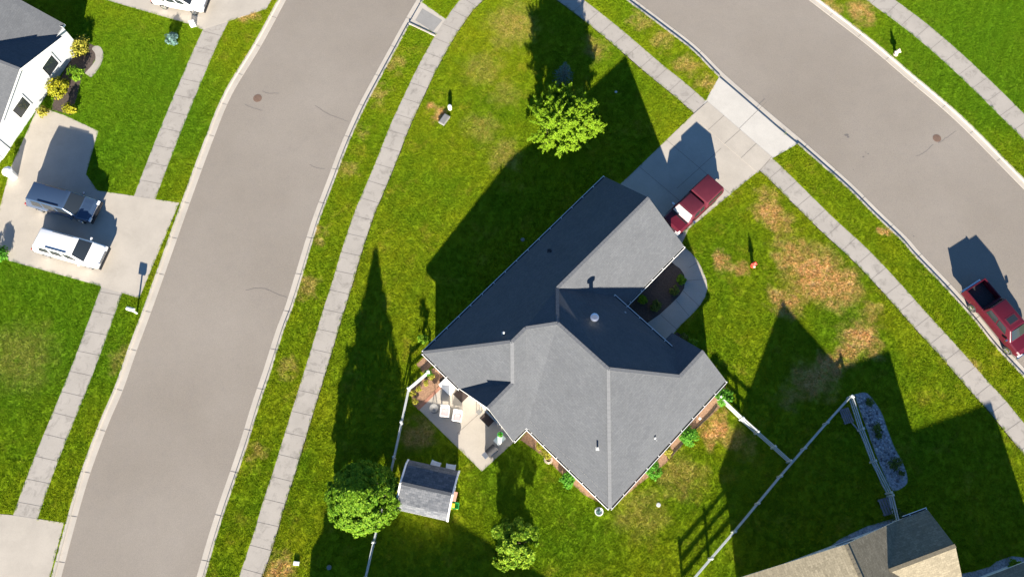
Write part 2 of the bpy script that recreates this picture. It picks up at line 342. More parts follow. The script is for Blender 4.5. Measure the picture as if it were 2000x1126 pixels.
slab('lawn', kerb_block + [Vector((60, -60, 0)), Vector((-40, -60, 0))], 0.0, M['grass'])
slab('lawn', [Vector((12, 110, 0))] + kerb_east + [Vector((300, -60, 0)), Vector((300, 110, 0))], 0.0, M['grass'])
KP = [(0, -0.30), (0, 0.012), (0.15, 0.008), (0.185, ROAD + 0.012), (0.62, ROAD + 0.018), (0.63, ROAD - 0.05)]
KD = [(0, -0.30), (0, 0.004), (0.15, -0.07), (0.20, ROAD + 0.02), (0.62, ROAD + 0.018), (0.63, ROAD - 0.05)]
def kerb_run(line, flip, prof=KP):
    bm = bmesh.new(); sweep(bm, line, [((-s if flip else s), z) for s, z in prof])
    return tag(from_bm('curb', bm, M['curb']), kind='structure')
def nearest(line, px, py):
    g = G(px, py); return min(range(len(line)), key=lambda i: (line[i] - g).length)
kerb_run(kerb_west, True); kerb_run(kerb_east, True)
a, b = nearest(kerb_block, 799, 46), nearest(kerb_block, 824, 4)
c_, e_ = nearest(kerb_block, 1404.3, 150.8), nearest(kerb_block, 1557.3, 281.3)
kerb_run(kerb_block[:a + 1], False); kerb_run(kerb_block[a:b + 1], False, KD); kerb_run(kerb_block[b:c_ + 1], False); kerb_run(kerb_block[c_:e_ + 1], False, KD); kerb_run(kerb_block[e_:], False)
def joints(name, left, right, z, wd=0.022):
    """cut joints across a walk, one sheet 4 mm above it"""
    bm = bmesh.new()
    for p, q in zip(left, right):
        t = (q - p).normalized(); nrm = Vector((-t.y, t.x, 0)) * wd / 2
        vs = [bm.verts.new((v.x, v.y, z)) for v in (p + nrm, q + nrm, q - nrm, p - nrm)]; bm.faces.new(vs)
    return tag(from_bm(name, bm, M['joint']), kind='structure')
def kerb_joints(line, flip):
    L = resample(line, 3.05); s = -1 if flip else 1
    joints('curb_joint', offset(L, 0.19 * s), offset(L, 0.62 * s), ROAD + 0.024, 0.03)
    joints('curb_joint', offset(L, 0.0), offset(L, 0.15 * s), 0.016, 0.03)
kerb_joints(kerb_block[:c_ - 1], False); kerb_joints(kerb_block[e_ + 1:], False); kerb_joints(kerb_west, True); kerb_joints(kerb_east, True)
def walk(lpts, wid, flip, z=0.012, ext=(50, 50)):
    """strip of square concrete panels, given one edge"""
    line = extend(smooth_line(lpts, 8), *ext); other = offset(line, -wid if flip else wid)
    poly = line + other[::-1]
    slab('sidewalk', poly, z, M['walk'], 0.1)
    J = resample(line, 1.58)
    joints('sidewalk_joint', J, offset(J, -wid if flip else wid), z + 0.004, 0.026)
    return line, other
# the walk round the corner lot, in one run (outer edge, then its inner edge)
w_left = [(466.9, 1126), (495.2, 1042), (514, 978), (533, 921.4), (552, 860), (573, 791.8), (592, 732), (617.7, 649), (632.6, 600), (650.5, 545.4), (667.5, 487.9), (693, 413), (715.5, 360), (738.5, 304.7), (764.3, 240), (787.7, 189.7), (817.5, 127.9), (849.5, 70.3), (870.8, 37.3), (898.5, 0)]
w_right = [(1140, 0), (1197.6, 45.1), (1244, 84), (1290.9, 124.3), (1337.5, 161.6), (1381, 199), (1506.6, 307.4), (1570.6, 369.2), (1630.5, 427.9), (1694.5, 486.5), (1753.3, 548), (1811.9, 613.2), (1870.5, 677.2), (1929, 744), (1959.8, 777), (2000, 826)]
outer = [*GL(w_left), *GL([(935, -32), (975, -52), (1020, -60), (1065, -48), (1105, -25)]), *GL(w_right)]
wo, wi = walk(outer, 1.55, True)
# dark strip painting the edging gap's shade along the walk's lawn side
bm = bmesh.new(); sweep(bm, wi, [(0.0, 0.006), (-0.075, 0.006)]); tag(from_bm('edge_gap_shade', bm, M['soil']), kind='structure')
# far walks across the two streets
walk(GL([(61, 1050), (72, 1016), (112, 904), (177.6, 740), (229, 600), (250, 541), (291, 425), (310, 371), (354, 256.4), (418.4, 101), (465, 5)]), 1.75, False)
walk(GL([(1691.4, 0), (1773, 60.4), (1844, 120.7), (1915, 188.2), (2000, 273.4)]), 1.75, False)
# kerb ramp at the corner
slab('curb_ramp', GL([(800, 44), (823, 4), (871, 38), (850.5, 68)]), 0.009, M['curb'])
slab('curb_ramp', GL([(811, 40), (825, 17), (864, 40), (846, 62)]), 0.0135, M['tactile'])
bm = bmesh.new(); box(bm, (G(799, 46) + G(850, 70)) / 2 + Vector((0.0, -0.02, 0.03)), ((G(850, 70) - G(799, 46)).length, 0.13, 0.10), math.atan2(*(G(850, 70) - G(799, 46)).yx)); tag(from_bm('curb', bm, M['curb']), kind='structure')
# house driveway, apron, front walk
ap = GL([(1404.3, 150.8), (1442, 183), (1480, 216), (1518, 249), (1557.3, 281.3), (1501, 313), (1374, 204)])
slab('driveway_apron', ap, 0.018, M['apron'], 0.1)
slab('sidewalk', GL([(1351, 226), (1382, 198.5), (1507.5, 306.5), (1479.5, 338)]), 0.026, M['newc'], 0.1)
dw = GL([(1358, 219), (1486, 330), (1392, 408), (1345, 447), (1332, 475), (1270, 520), (1175, 425), (1195, 375), (1240, 333)])
slab('driveway', dw, 0.018, M['newc'], 0.1)
def seam(name, pts, z, wd=0.028):
    P = GL(pts); joints(name, P[::2], P[1::2], z, wd)
seam('driveway_joint', [(1408, 290), (1322, 368), (1350, 225), (1480, 337), (1300, 272), (1432, 384), (1248, 325), (1372, 430), (1290, 250), (1297, 250), (1442, 183), (1386, 240)][:8], 0.0225)
seam('apron_joint', [(1443, 252), (1496, 200)], 0.0225)
seam('sidewalk_joint', [(1351, 226), (1382, 198.5), (1383, 254), (1414, 226), (1415, 281), (1446, 253.5), (1447, 309), (1477, 280.5), (1479.5, 338), (1507.5, 306.5)], 0.0305)
front = [(1337, 483), (1349, 493), (1362, 508), (1372, 526), (1380, 548), (1381.5, 563), (1377, 580), (1366, 598), (1350, 615), (1330, 634), (1318, 648), (1301, 666), (1262, 700), (1220, 660), (1262, 632), (1288, 614), (1310, 594), (1327, 577), (1336, 563), (1338.5, 548), (1336, 536), (1328, 524), (1318, 517), (1309, 509), (1316, 500)]
slab('front_walk', GL(front), 0.02, M['newc'], 0.1)
seam('front_walk_joint', [(1339, 548), (1379, 545), (1332, 566), (1366, 598), (1320, 586), (1346, 617), (1291, 615), (1322, 643), (1345, 523), (1364, 511)], 0.0245)
slab('planting_bed', GL([(1309, 508), (1318, 517), (1328, 524), (1336, 536), (1338.5, 548), (1336, 563), (1327, 577), (1310, 594), (1288, 614), (1262, 632), (1230, 640), (1195, 600), (1250, 520)]), 0.010, M['darkmulch'])
slab('planting_bed', GL([(1301, 667), (1322, 647), (1345, 668), (1375, 690), (1390, 715), (1350, 720)]), 0.010, M['darkmulch'])
# patio and beds behind the house
slab('patio', GL([(818, 799), (870, 745), (905, 735), (1022, 846), (941, 920), (880, 860)]), 0.02, M['newc'], 0.08)
seam('patio_joint', [(893, 846), (960, 785), (860, 838), (880, 859)][:2], 0.0245)
slab('planting_bed', GL([(801, 757), (822, 737), (850, 715), (880, 735), (866, 755), (818, 799), (806, 790)]), 0.014, M['mulch'])
slab('planting_bed', GL([(813, 711), (830, 695), (850, 710), (826, 728)]), 0.013, M['mulch'])
slab('brick_edging', GL([(814, 797), (818, 801), (871, 749), (867, 745)]), 0.03, M['brick'], 0.05)
slab('planting_bed', GL([(1016, 858), (1030, 838), (1195, 985), (1418, 745), (1412, 790), (1360, 838), (1300, 905), (1255, 940), (1192, 992), (1140, 965), (1060, 890)]), 0.012, M['mulch'])
bm = bmesh.new(); sweep(bm, smooth_line(GL([(1400, 792), (1385, 810), (1362, 833), (1340, 858), (1322, 876), (1304, 896)])), [(-0.06, 0.012), (-0.06, 0.07), (0.06, 0.07), (0.06, 0.012)]); tag(from_bm('bed_edging', bm, M['soil']), kind='structure')
# neighbour's gravel bed, kerbing and front corner
slab('gravel_bed', [p for p in smooth_line(GL([(1668, 770), (1690, 766), (1705, 780), (1722, 806), (1734, 840), (1748, 875), (1764, 905), (1772, 930), (1770, 945), (1752, 957), (1738, 950), (1712, 890), (1690, 830)]), 4)], 0.012, M['gravel'])
bm = bmesh.new(); sweep(bm, smooth_line(GL([(1660, 822), (1672, 835), (1682, 850), (1692, 872), (1706, 905), (1720, 940), (1732, 962)])), [(-0.05, 0.0), (-0.05, 0.06), (0.05, 0.06), (0.05, 0.0)]); tag(from_bm('bed_edging', bm, M['gravel']), kind='structure')
slab('gravel_bed', GL([(1580, 1100), (1610, 1075), (1640, 1052), (1690, 1028), (1750, 1010), (1765, 1030), (1640, 1110)]), 0.012, M['gravel'])
slab('gravel_bed', GL([(1876, 1120), (1905, 1114), (1935, 1105), (1945, 1096), (1975, 1085), (2000, 1088), (2040, 1110), (2020, 1160), (1880, 1160)]), 0.012, M['gravel'])
slab('driveway', GL([(1968, 1126), (2000, 1110), (2080, 1075), (2140, 1150), (2000, 1220)]), 0.02, M['newc'], 0.1)
# driveways over the west street
slab('driveway', GL([(-20, 480), (18, 509), (174, 552), (272, 582), (350, 396), (190, 372), (168, 340), (192, 256), (128, 226), (75, 208), (20, 330)]), 0.0165, M['newc'], 0.1)
slab('driveway', GL([(-40, 1000), (23, 1005), (125, 1020), (96, 1130), (60, 1250), (-60, 1220)]), 0.0165, M['newc'], 0.1)
slab('driveway', GL([(190, -5), (372, 48), (395, 58), (520, 18), (548, -30), (300, -80), (180, -60)]), 0.0165, M['newc'], 0.1)
slab('bed_edging', smooth_line(GL([(178, 152), (190, 138), (199, 122), (202, 105), (196, 92), (186, 90), (180, 96), (186, 105), (186, 118), (178, 130), (166, 143)]), 4), 0.02, M['walk'], 0.06)
slab('planting_bed', GL([(160, 80), (186, 90), (190, 110), (178, 130), (160, 150), (150, 190), (140, 225), (100, 215), (110, 170), (140, 110)]), 0.01, M['darkmulch'])
# cracks and stains on the road
bm = bmesh.new()
for pts in [[(480, 566), (505, 562), (525, 566), (540, 573), (560, 580)], [(615, 206), (640, 222), (660, 230), (680, 238)], [(604, 321), (620, 328), (634, 330)], [(478, 204), (495, 211), (512, 216)], [(512, 178), (526, 182), (545, 182)], [(1868, 255), (1850, 268), (1832, 280)], [(1823, 282), (1805, 298), (1790, 305)]]:
    L = smooth_line(GL(pts, ROAD + 0.005), 5); L = [p + Vector((rnd.uniform(-.03, .03), rnd.uniform(-.03, .03), 0)) for p in L]
    sweep(bm, L, [(-0.014, ROAD + 0.005), (0.014, ROAD + 0.005)])
tag(from_bm('road_crack', bm, M['crack']), kind='structure')
bm = bmesh.new()
for (x, y, r) in [(1654, 262, .16), (1658, 266, .12), (1687, 305, .09), (1697, 299, .07), (1692, 296, .05), (1668, 330, .05), (1786, 460, .07)]:
    g = G(x, y); fill(bm, [(g.x + r * rnd.uniform(.6, 1.3) * math.cos(t), g.y + r * rnd.uniform(.4, .9) * math.sin(t), 0) for t in np.linspace(0, 6.0, 11)], ROAD + 0.005)
tag(from_bm('oil_stain', bm, M['crack']), kind='structure')

# ================================================================== BUILDINGS
def roof_mesh(name, faces, fascia, shingle, parent, drop=0.2):
    """faces: (polygon, uphill direction in plan). fascia: eave / rake edges that get a white board"""
    me = bpy.data.meshes.new(name); verts, polys, mi, uvs = [], [], [], []
    for pts, uphill in faces:
        up_ = Vector((uphill[0], uphill[1])).normalized(); al = Vector((up_.y, -up_.x))
        i0 = len(verts); z0 = pts[0]
        nrm = sum(((Vector(pts[i]) - Vector(pts[0])).cross(Vector(pts[i + 1]) - Vector(pts[0])) for i in range(1, len(pts) - 1)), Vector())
        P = list(pts) if nrm.z > 0 else list(pts)[::-1]
        n = nrm.normalized(); k = 1 / max(abs(n.z), 0.2)
        verts += [tuple(p) for p in P]; polys.append(list(range(i0, i0 + len(P)))); mi.append(0)
        uvs.append([(al.x * p[0] + al.y * p[1], (up_.x * p[0] + up_.y * p[1]) * k) for p in P])
    for a, b in fascia:
        i0 = len(verts); dz = Vector((0, 0, drop))
        t = Vector(b) - Vector(a); n = Vector((t.y, -t.x, 0)).normalized() * 0.0
        verts += [tuple(Vector(a)), tuple(Vector(b)), tuple(Vector(b) - dz), tuple(Vector(a) - dz)]
        polys.append([i0, i0 + 1, i0 + 2, i0 + 3]); mi.append(1); uvs.append([(0, 0)] * 4)
    me.from_pydata(verts, [], polys); uv = me.uv_layers.new(name='UVMap')
    for poly, u in zip(me.polygons, uvs):
        poly.material_index = mi[poly.index]
        for li, c in zip(poly.loop_indices, u): uv.data[li].uv = c
    return link(name, me, [shingle, M['white']], parent)
def strip(bm, a, b, wd, th, lift=0.02):
    a, b = Vector(a), Vector(b); t = (b - a); L = t.length; t.normalize()
    s = Vector((-t.y, t.x, 0)).normalized(); u = t.cross(s) if t.cross(s).z > 0 else s.cross(t)
    m = Matrix((t, s, u)).transposed().to_4x4()
    bmesh.ops.create_cube(bm, size=1, matrix=Matrix.Translation((a + b) / 2 + Vector((0, 0, lift))) @ m @ Matrix.Diagonal((L, wd, th, 1)))
def ridge_caps(parent, segs, m, wd=0.24):
    for a, b in segs:
        bm = bmesh.new(); n = max(1, int((Vector(b) - Vector(a)).length / 0.3))
        a_, b_ = Vector(a), Vector(b)
        strip(bm, a_, b_, wd, 0.03, 0.015)
        for i in range(n):   # overlapping cap shingles
            p = a_.lerp(b_, (i + 0.06) / n); q = a_.lerp(b_, (i + 0.94) / n)
            strip(bm, p, q, wd * 1.01, 0.03, 0.021)
        from_bm('ridge_cap', bm, m, parent)
def gutter(parent, a, b, out, back=0.02):
    """a U-shaped eave gutter with hangers; out = outward direction in plan"""
    a, b = Vector(a), Vector(b); o = Vector((out[0], out[1], 0)).normalized()
    bm = bmesh.new(); t = (b - a).normalized(); L = (b - a).length; rz = math.atan2(t.y, t.x); mid = (a + b) / 2
    box(bm, mid + o * 0.125 + Vector((0, 0, -0.06)), (L, 0.035, 0.13), rz)
    for k in range(int(L / 1.2) + 1):
        box(bm, a + t * min(L - .03, 0.05 + 1.2 * k) + o * 0.065 + Vector((0, 0, -0.005)), (0.05, 0.12, 0.02), rz)
    g = from_bm('gutter', bm, M['white'], parent)
    bm = bmesh.new(); box(bm, mid + o * 0.06 + Vector((0, 0, -0.10)), (L, 0.10, 0.05), rz); from_bm('trough', bm, M['dark'], g)
    return g
def wall_mesh(name, foot, z0, z1, parent, m, tops=()):
    bm = bmesh.new()
    lo = [bm.verts.new((p[0], p[1], z0)) for p in foot]; hi = [bm.verts.new((p[0], p[1], z1)) for p in foot]
    for i in range(len(foot)):
        j = (i + 1) % len(foot); bm.faces.new((lo[i], lo[j], hi[j], hi[i]))
    for poly in tops: bm.faces.new([bm.verts.new(tuple(p)) for p in poly])
    return from_bm(name, bm, m, parent)
def wall_piece(name, parent, c, wd, ht, nrm, m, depth=0.08, trim=True):
    """a window or door standing 3 cm proud of a wall: frame, pane"""
    n = Vector((nrm[0], nrm[1], 0)).normalized(); rz = math.atan2(n.y, n.x) + math.pi / 2
    bm = bmesh.new()
    for dx, dz, sx, sz in ((-wd / 2, 0, .09, ht + .18), (wd / 2, 0, .09, ht + .18), (0, ht / 2, wd - .09, .09), (0, -ht / 2, wd - .09, .09)):
        t = Vector((math.cos(rz), math.sin(rz), 0)); box(bm, Vector(c) + t * dx + Vector((0, 0, dz)) + n * 0.02, (sx, depth, sz), rz)
    f = from_bm(name, bm, M['white'], parent)
    bm = bmesh.new(); box(bm, Vector(c) + n * 0.01, (wd - .09, 0.03, ht - .09), rz); from_bm('pane' if m is M['glass'] else 'panel', bm, m, f)
    return f

# ---------------- the house in the middle (u along the long eave, v across it; metres)
ANG, HX, HY = 0.7967, -6.3387, 14.2791
LU, WG, U1, US, VV, V4, VW, PITCH, HE, UD = 19.1973, 7.9861, 13.5122, 1.3347, 16.7232, 8.972, 11.7, 0.6141, 2.3417, 12.45
ca, sa = math.cos(ANG), math.sin(ANG)
def UV(u, v, z=0.0): return Vector((HX + u * ca + v * sa, HY + u * sa - v * ca, z))
def D2(u, v): return (u * ca + v * sa, u * sa - v * ca)
HM = (U1 - US) / 2; UM = (U1 + US) / 2; WR = (VV - VW) / 2; S4 = 2.62; UT = 0.24
zz = lambda h: HE + h * PITCH
E1 = UV(0, 0, HE); NN = UV(LU + .1, -0.05, HE); P1 = UV(LU, WG / 2, zz(WG / 2)); E2 = UV(LU, WG, HE); P2 = UV(U1 - WG / 2, WG / 2, zz(WG / 2))
P3 = G(1089, 631, 5.56); P4 = G(1188, 720, 5.56); P5 = UV(U1 - WR, VV - WR, zz(WR)); P6 = UV(U1, VV - WR, zz(WR)); SE = UV(U1, VV, HE); S0 = UV(US, VV, HE)
IC = UV(US, V4, HE); P7 = UV(US + V4 / 2, V4 / 2, zz(V4 / 2)); P8 = UV(V4 / 2, V4 / 2, zz(V4 / 2)); WS = UV(0, V4, HE); GG = UV(S4, V4 - S4, zz(S4)); WV = UV(0, V4 - 2 * S4, HE); TT = UV(UT, V4 - S4, zz(S4))
DS = UV(UD, WG - (U1 - UD), zz(U1 - UD)); DE = UV(UD, VW + U1 - UD, zz(U1 - UD)); UE = UD - 0.8
gx = UV(UE, WG, HE); gv = UV(UE, WG - (U1 - UE), zz(U1 - UE)); wx = UV(UE, VW, HE); wv = UV(UE, VW + U1 - UE, zz(U1 - UE)); WN = UV(U1, VW, HE)
house = thing('house', 'grey shingled corner house with many hips and valleys behind the maroon camper truck', 'house', UV(8, 8))
hp = house.location.copy()
def loc(o):
    """built in world metres; shift so that it hangs from the house's own base"""
    o.location = o.location - hp if o.parent is house else o.location
    return o
roof = roof_mesh('roof', [
    ([E1, NN, P1, P2, P3, P7, P8], D2(0, 1)), ([P1, E2, gx, gv, P2], D2(0, -1)), ([P2, DS, DE, P5, P4, P3], D2(-1, 0)), ([P6, P5, wv, wx, WN], D2(0, 1)),
    ([P4, P5, P6, SE, S0], D2(0, -1)), ([P3, P4, S0, IC, P7], D2(1, 0)), ([E1, P8, GG, WV], D2(1, 0)), ([P7, P8, GG, TT, WS, IC], D2(0, -1)), ([GG, WV, TT], D2(0, 1))],
    [(E1, NN), (NN, P1), (P1, E2), (E2, gx), (DS, DE), (WN, wx), (WN, P6), (P6, SE), (SE, S0), (S0, IC), (IC, WS), (WS, TT), (TT, WV), (WV, E1)], M['shingle'], house)
ridge_caps(house, [(P1, P2), (P3, P4), (P3, P7), (P8, E1), (P4, S0), (P4, P5), (P5, P6), (P3, P2), (P8, P7), (GG, TT), (P8, GG)], M['cap'])
for a_, b_, o_ in ((E1, NN, D2(0, -1)), (E2, gx, D2(0, 1)), (DS, UV(UD, 12.4, DS.z), D2(1, 0)), (SE, S0, D2(0, 1)), (S0, IC, D2(-1, 0)), (IC, WS, D2(0, 1)), (WV, E1, D2(-1, 0))): gutter(house, a_, b_, o_)
k = 0.45
foot = [UV(k, k), UV(LU - .3, k), UV(LU - .3, WG - k), UV(11.4, WG - k), UV(11.4, VW + k), UV(U1 - .3, VW + k), UV(U1 - .3, VV - k), UV(US + k, VV - k), UV(US + k, V4 - k), UV(k, V4 - k)]
lift = lambda p, z: Vector((p.x, p.y, z))
ZT = HE + k * PITCH - 0.03
wall = wall_mesh('wall', foot, 0, ZT, house, M['siding'], [
    [lift(UV(LU - .3, k), ZT), lift(UV(LU - .3, WG - k), ZT), lift(UV(LU - .3, WG / 2), zz(WG / 2) - .04)],
    [lift(UV(U1 - .3, VW + k), ZT), lift(UV(U1 - .3, VV - k), ZT), lift(UV(U1 - .3, VV - WR), zz(WR) - .04)],
    [lift(UV(k, V4 - 2 * S4 + k), ZT), lift(UV(k, V4 - k), ZT), lift(UV(k, V4 - S4), zz(S4) - .04)]])
wall_piece('garage_door', house, UV(LU - .3, WG / 2, 1.12), 4.9, 2.1, D2(1, 0), M['white'])
wall_piece('door', house, UV(11.4, 10.2, 1.05), 0.95, 2.05, D2(1, 0), M['maroon_dull'])
wall_piece('window', house, UV(U1 - .3, 14.2, 1.3), 1.6, 1.2, D2(1, 0), M['glass'])
wall_piece('window', house, UV(k, 6.6, 1.08), 1.8, 2.0, D2(-1, 0), M['glass'])
wall_piece('window', house, UV(k, 1.9, 1.3), 1.0, 1.1, D2(-1, 0), M['glass'])
for u in (4.0, 8.0, 14.5): wall_piece('window', house, UV(u, k, 1.35), 1.4, 1.1, D2(0, -1), M['glass'])
for u in (4.5, 9.5): wall_piece('window', house, UV(u, VV - k, 1.35), 1.4, 1.1, D2(0, 1), M['glass'])
wall_piece('window', house, UV(US + k, 12.8, 1.35), 1.6, 1.2, D2(-1, 0), M['glass'])
# what sticks out of the roof
SLOPES = dict(nw=lambda u, v: HE + v * PITCH, ne=lambda u, v: HE + (U1 - u) * (PITCH - .08), sw=lambda u, v: HE + (u - US) * (PITCH - .08), se=lambda u, v: HE + (VV - v) * (PITCH - .08))
def pipe(px, py, slope, up_, r, m, cap=False, name='vent_pipe'):
    z = HE + 1
    for _ in range(30):
        q = G(px, py, z + up_); u, v = (q.x - HX) * ca + (q.y - HY) * sa, (q.x - HX) * sa - (q.y - HY) * ca; z = .5 * z + .5 * SLOPES[slope](u, v)
    g = G(px, py, z + up_); h = up_ + .05; bm = bmesh.new()
    if cap: lathe(bm, [(r, -h), (r, -.16), (r * 1.9, -.14), (r * 2.0, -.02), (r * 1.2, 0.03)], g, 16)
    else: cyl(bm, g - Vector((0, 0, h)), g, r, seg=14)
    box(bm, g - Vector((0, 0, h * .96)), (r * 4.2, r * 4.2, 0.03))
    return from_bm(name, bm, m, house, smooth=False)
pipe(1161.5, 619, 'ne', .75, .15, M['metal'], True, 'flue')
pipe(984, 649, 'nw', .30, .07, M['pvc']); pipe(1168, 874, 'sw', .32, .06, M['pvc']); pipe(1280, 855, 'se', .22, .07, M['pvc']); pipe(1075, 490, 'nw', .10, .10, M['black']); pipe(1221, 610, 'ne', .12, .08, M['pvc'])
for c in house.children: loc(c)

# ---------------- garden shed with a gambrel roof
A_, B_ = G(784, 943, 1.95), G(882, 965, 1.95)
shed = thing('garden_shed', 'small white shed with a two-pitch grey roof beside the round tree', 'shed', lift((A_ + B_) / 2, 0), math.atan2(*(B_ - A_).yx))
SL = (B_ - A_).length / 2 + 0.05
prof = [(-1.72, 1.0), (-1.30, 1.58), (0, 1.95), (1.30, 1.58), (1.72, 1.0)]
fa = []
for (y0, z0), (y1, z1) in zip(prof, prof[1:]):
    fa.append(([Vector((-SL, y0, z0)), Vector((SL, y0, z0)), Vector((SL, y1, z1)), Vector((-SL, y1, z1))], (0, 1 if y0 < 0 else -1)))
fe = [(Vector((s * SL, y0, z0)), Vector((s * SL, y1, z1))) for s in (-1, 1) for (y0, z0), (y1, z1) in zip(prof, prof[1:])] + [(Vector((-SL, y, 1.0)), Vector((SL, y, 1.0))) for y in (-1.72, 1.72)]
roof_mesh('roof', fa, fe, M['shed_roof'], shed, 0.14)
bm = bmesh.new(); strip(bm, (-SL, 0, 1.95), (SL, 0, 1.95), 0.22, 0.03, 0.012); from_bm('ridge_cap', bm, M['shed_roof'], shed)
for s in (-1, 1):
    bm = bmesh.new()
    for (y0, z0), (y1, z1) in zip(prof, prof[1:]):
        strip(bm, (s * (SL + .02), y0, z0), (s * (SL + .02), y1, z1), 0.12, 0.09, 0.0)
    from_bm('rake_board', bm, M['white'], shed)
ip = [(y * .93, z - .05) for y, z in prof]
wall_mesh('wall', [(-SL + .08, -1.6), (SL - .08, -1.6), (SL - .08, 1.6), (-SL + .08, 1.6)], 0, .98, shed, M['white'], [[(s * (SL - .08), y, z) for y, z in ip] for s in (-1, 1)])
dr = wall_piece('door', shed, (SL - .08, 0, .78), 1.3, 1.45, (1, 0), M['white']); bm = bmesh.new(); box(bm, (SL + .0, 0.4, .8), (.05, .04, .14)); from_bm('handle', bm, M['black'], dr)

# ---------------- the neighbour at the lower right
h2N, h2E = G(1652, 1062, 5.6), G(1866, 1065, 4.35)
h2d = Vector((h2E.x - G(1752, 1108, 4.35).x, h2E.y - G(1752, 1108, 4.35).y, 0)).normalized()     # along the east ridge
h2n = Vector((-h2d.y, h2d.x, 0))                                                               # away from the street
house2 = thing('house', 'neighbouring house with tan sunlit slopes in the lower right corner', 'house', lift(h2N, 0) - h2n * 6)
b0 = house2.location.copy()
def H(p, a, b, z): return Vector((p.x, p.y, 0)) + h2d * a + h2n * b + Vector((0, 0, z)) - b0
ez = 2.65; pN = (5.6 - ez) / 5.6; pE = (4.35 - ez) / 3.25
# main gable faces north, ridge runs south; its slopes fall west and east
N_ = lambda a, b, z: H(h2N, a, b, z)
mN, mS, wN, wS, eN, eS = N_(0, 0, 5.6), N_(0, -15, 5.6), N_(-6.4, 0, 5.6 - 6.4 * pN), N_(-6.4, -15, 5.6 - 6.4 * pN), N_(5.6, 0, ez), N_(5.6, -15, ez)
Eo = Vector((h2E.x, h2E.y, 0)); rel = (Eo - Vector((h2N.x, h2N.y, 0))); ra, rb = rel.dot(h2d), rel.dot(h2n)       # east ridge end in main frame
re_, rw = N_(ra, rb, 4.35), N_(5.6 * (1 - (4.35 - ez) / (5.6 - ez)), rb, 4.35)
vN, vS = N_(4.84, rb + 2.45, 3.05), N_(5.6, rb - 3.25, ez); cN, cS = N_(ra, rb + 2.45, 3.05), N_(ra, rb - 3.25, ez)
g2a, g2b = N_(ra + 5.2, rb - 6.0, 4.4), N_(4.0, rb - 6.0, 4.4)      # garage wing further south
gE, gW, gE2, gW2 = N_(ra + 5.2, rb - 2.6, 2.65), N_(4.0, rb - 2.6, 2.65), N_(ra + 5.2, rb - 9.4, 2.65), N_(4.0, rb - 9.4, 2.65)
dv = lambda v: (v.x, v.y)
roof_mesh('roof', [([mN, mS, wS, wN], dv(h2d)), ([re_, cN, vN, rw], dv(-h2n)), ([re_, cS, vS, rw], dv(h2n)), ([g2a, g2b, gW, gE], dv(-h2n)), ([g2a, g2b, gW2, gE2], dv(h2n))],
    [(mN, wN), (wN, wS), (mN, N_(4.84, 0, 3.05)), (cN, vN), (re_, cN), (re_, cS), (cS, vS), (gE, gW), (g2a, gE), (g2a, gE2), (gE2, gW2), (mS, wS)], M['tan'], house2)
roof_mesh('roof', [([mN, N_(4.84, 0, 3.05), vN, rw, vS, eS, mS], dv(-h2d))], [(mS, eS)], M['tan'], house2)
ridge_caps(house2, [(mN, mS), (re_, rw), (g2a, g2b)], M['tan'], 0.24)
gutter(house2, cN, N_(5.3, rb + 2.45, 3.05), dv(h2n))
i2 = lambda a, b: N_(a, b, 0)
wall_mesh('wall', [i2(-6.0, -.35), i2(5.2, -.35), i2(5.2, -14.6), i2(-6.0, -14.6)], 0, 2.2, house2, M['siding'], [[N_(-6.0, -.35, 2.2), N_(5.2, -.35, 2.2), N_(5.2, -.35, 2.7), N_(0, -.35, 5.45)], [N_(-6.0, -14.6, 2.2), N_(5.2, -14.6, 2.2), N_(0, -14.6, 5.45)]])
wall_mesh('wall', [i2(5.2, rb + 2.1), i2(ra - .35, rb + 2.1), i2(ra - .35, rb - 2.9), i2(5.2, rb - 2.9)], 0, ez, house2, M['siding'], [[N_(ra - .35, rb + 2.1, ez + .45), N_(ra - .35, rb + 2.1, ez), N_(ra - .35, rb - 2.9, ez), N_(ra - .35, rb, 4.25)]])
wall_mesh('wall', [i2(4.4, rb - 2.95), i2(ra + 4.85, rb - 2.95), i2(ra + 4.85, rb - 9.05), i2(4.4, rb - 9.05)], 0, ez, house2, M['siding'], [[N_(ra + 4.85, rb - 2.95, ez), N_(ra + 4.85, rb - 9.05, ez), N_(ra + 4.85, rb - 6, 4.3)]])
for a_ in (-3.5, 1.5): wall_piece('window', house2, N_(a_, -.35, 1.5), 1.5, 1.2, dv(h2n), M['glass'])
wall_piece('window', house2, N_(ra - .35, rb, 1.5), 1.6, 1.2, dv(h2d), M['glass']); wall_piece('garage_door', house2, N_(ra + 4.85, rb - 6, 1.12), 4.6, 2.1, dv(h2d), M['white'])

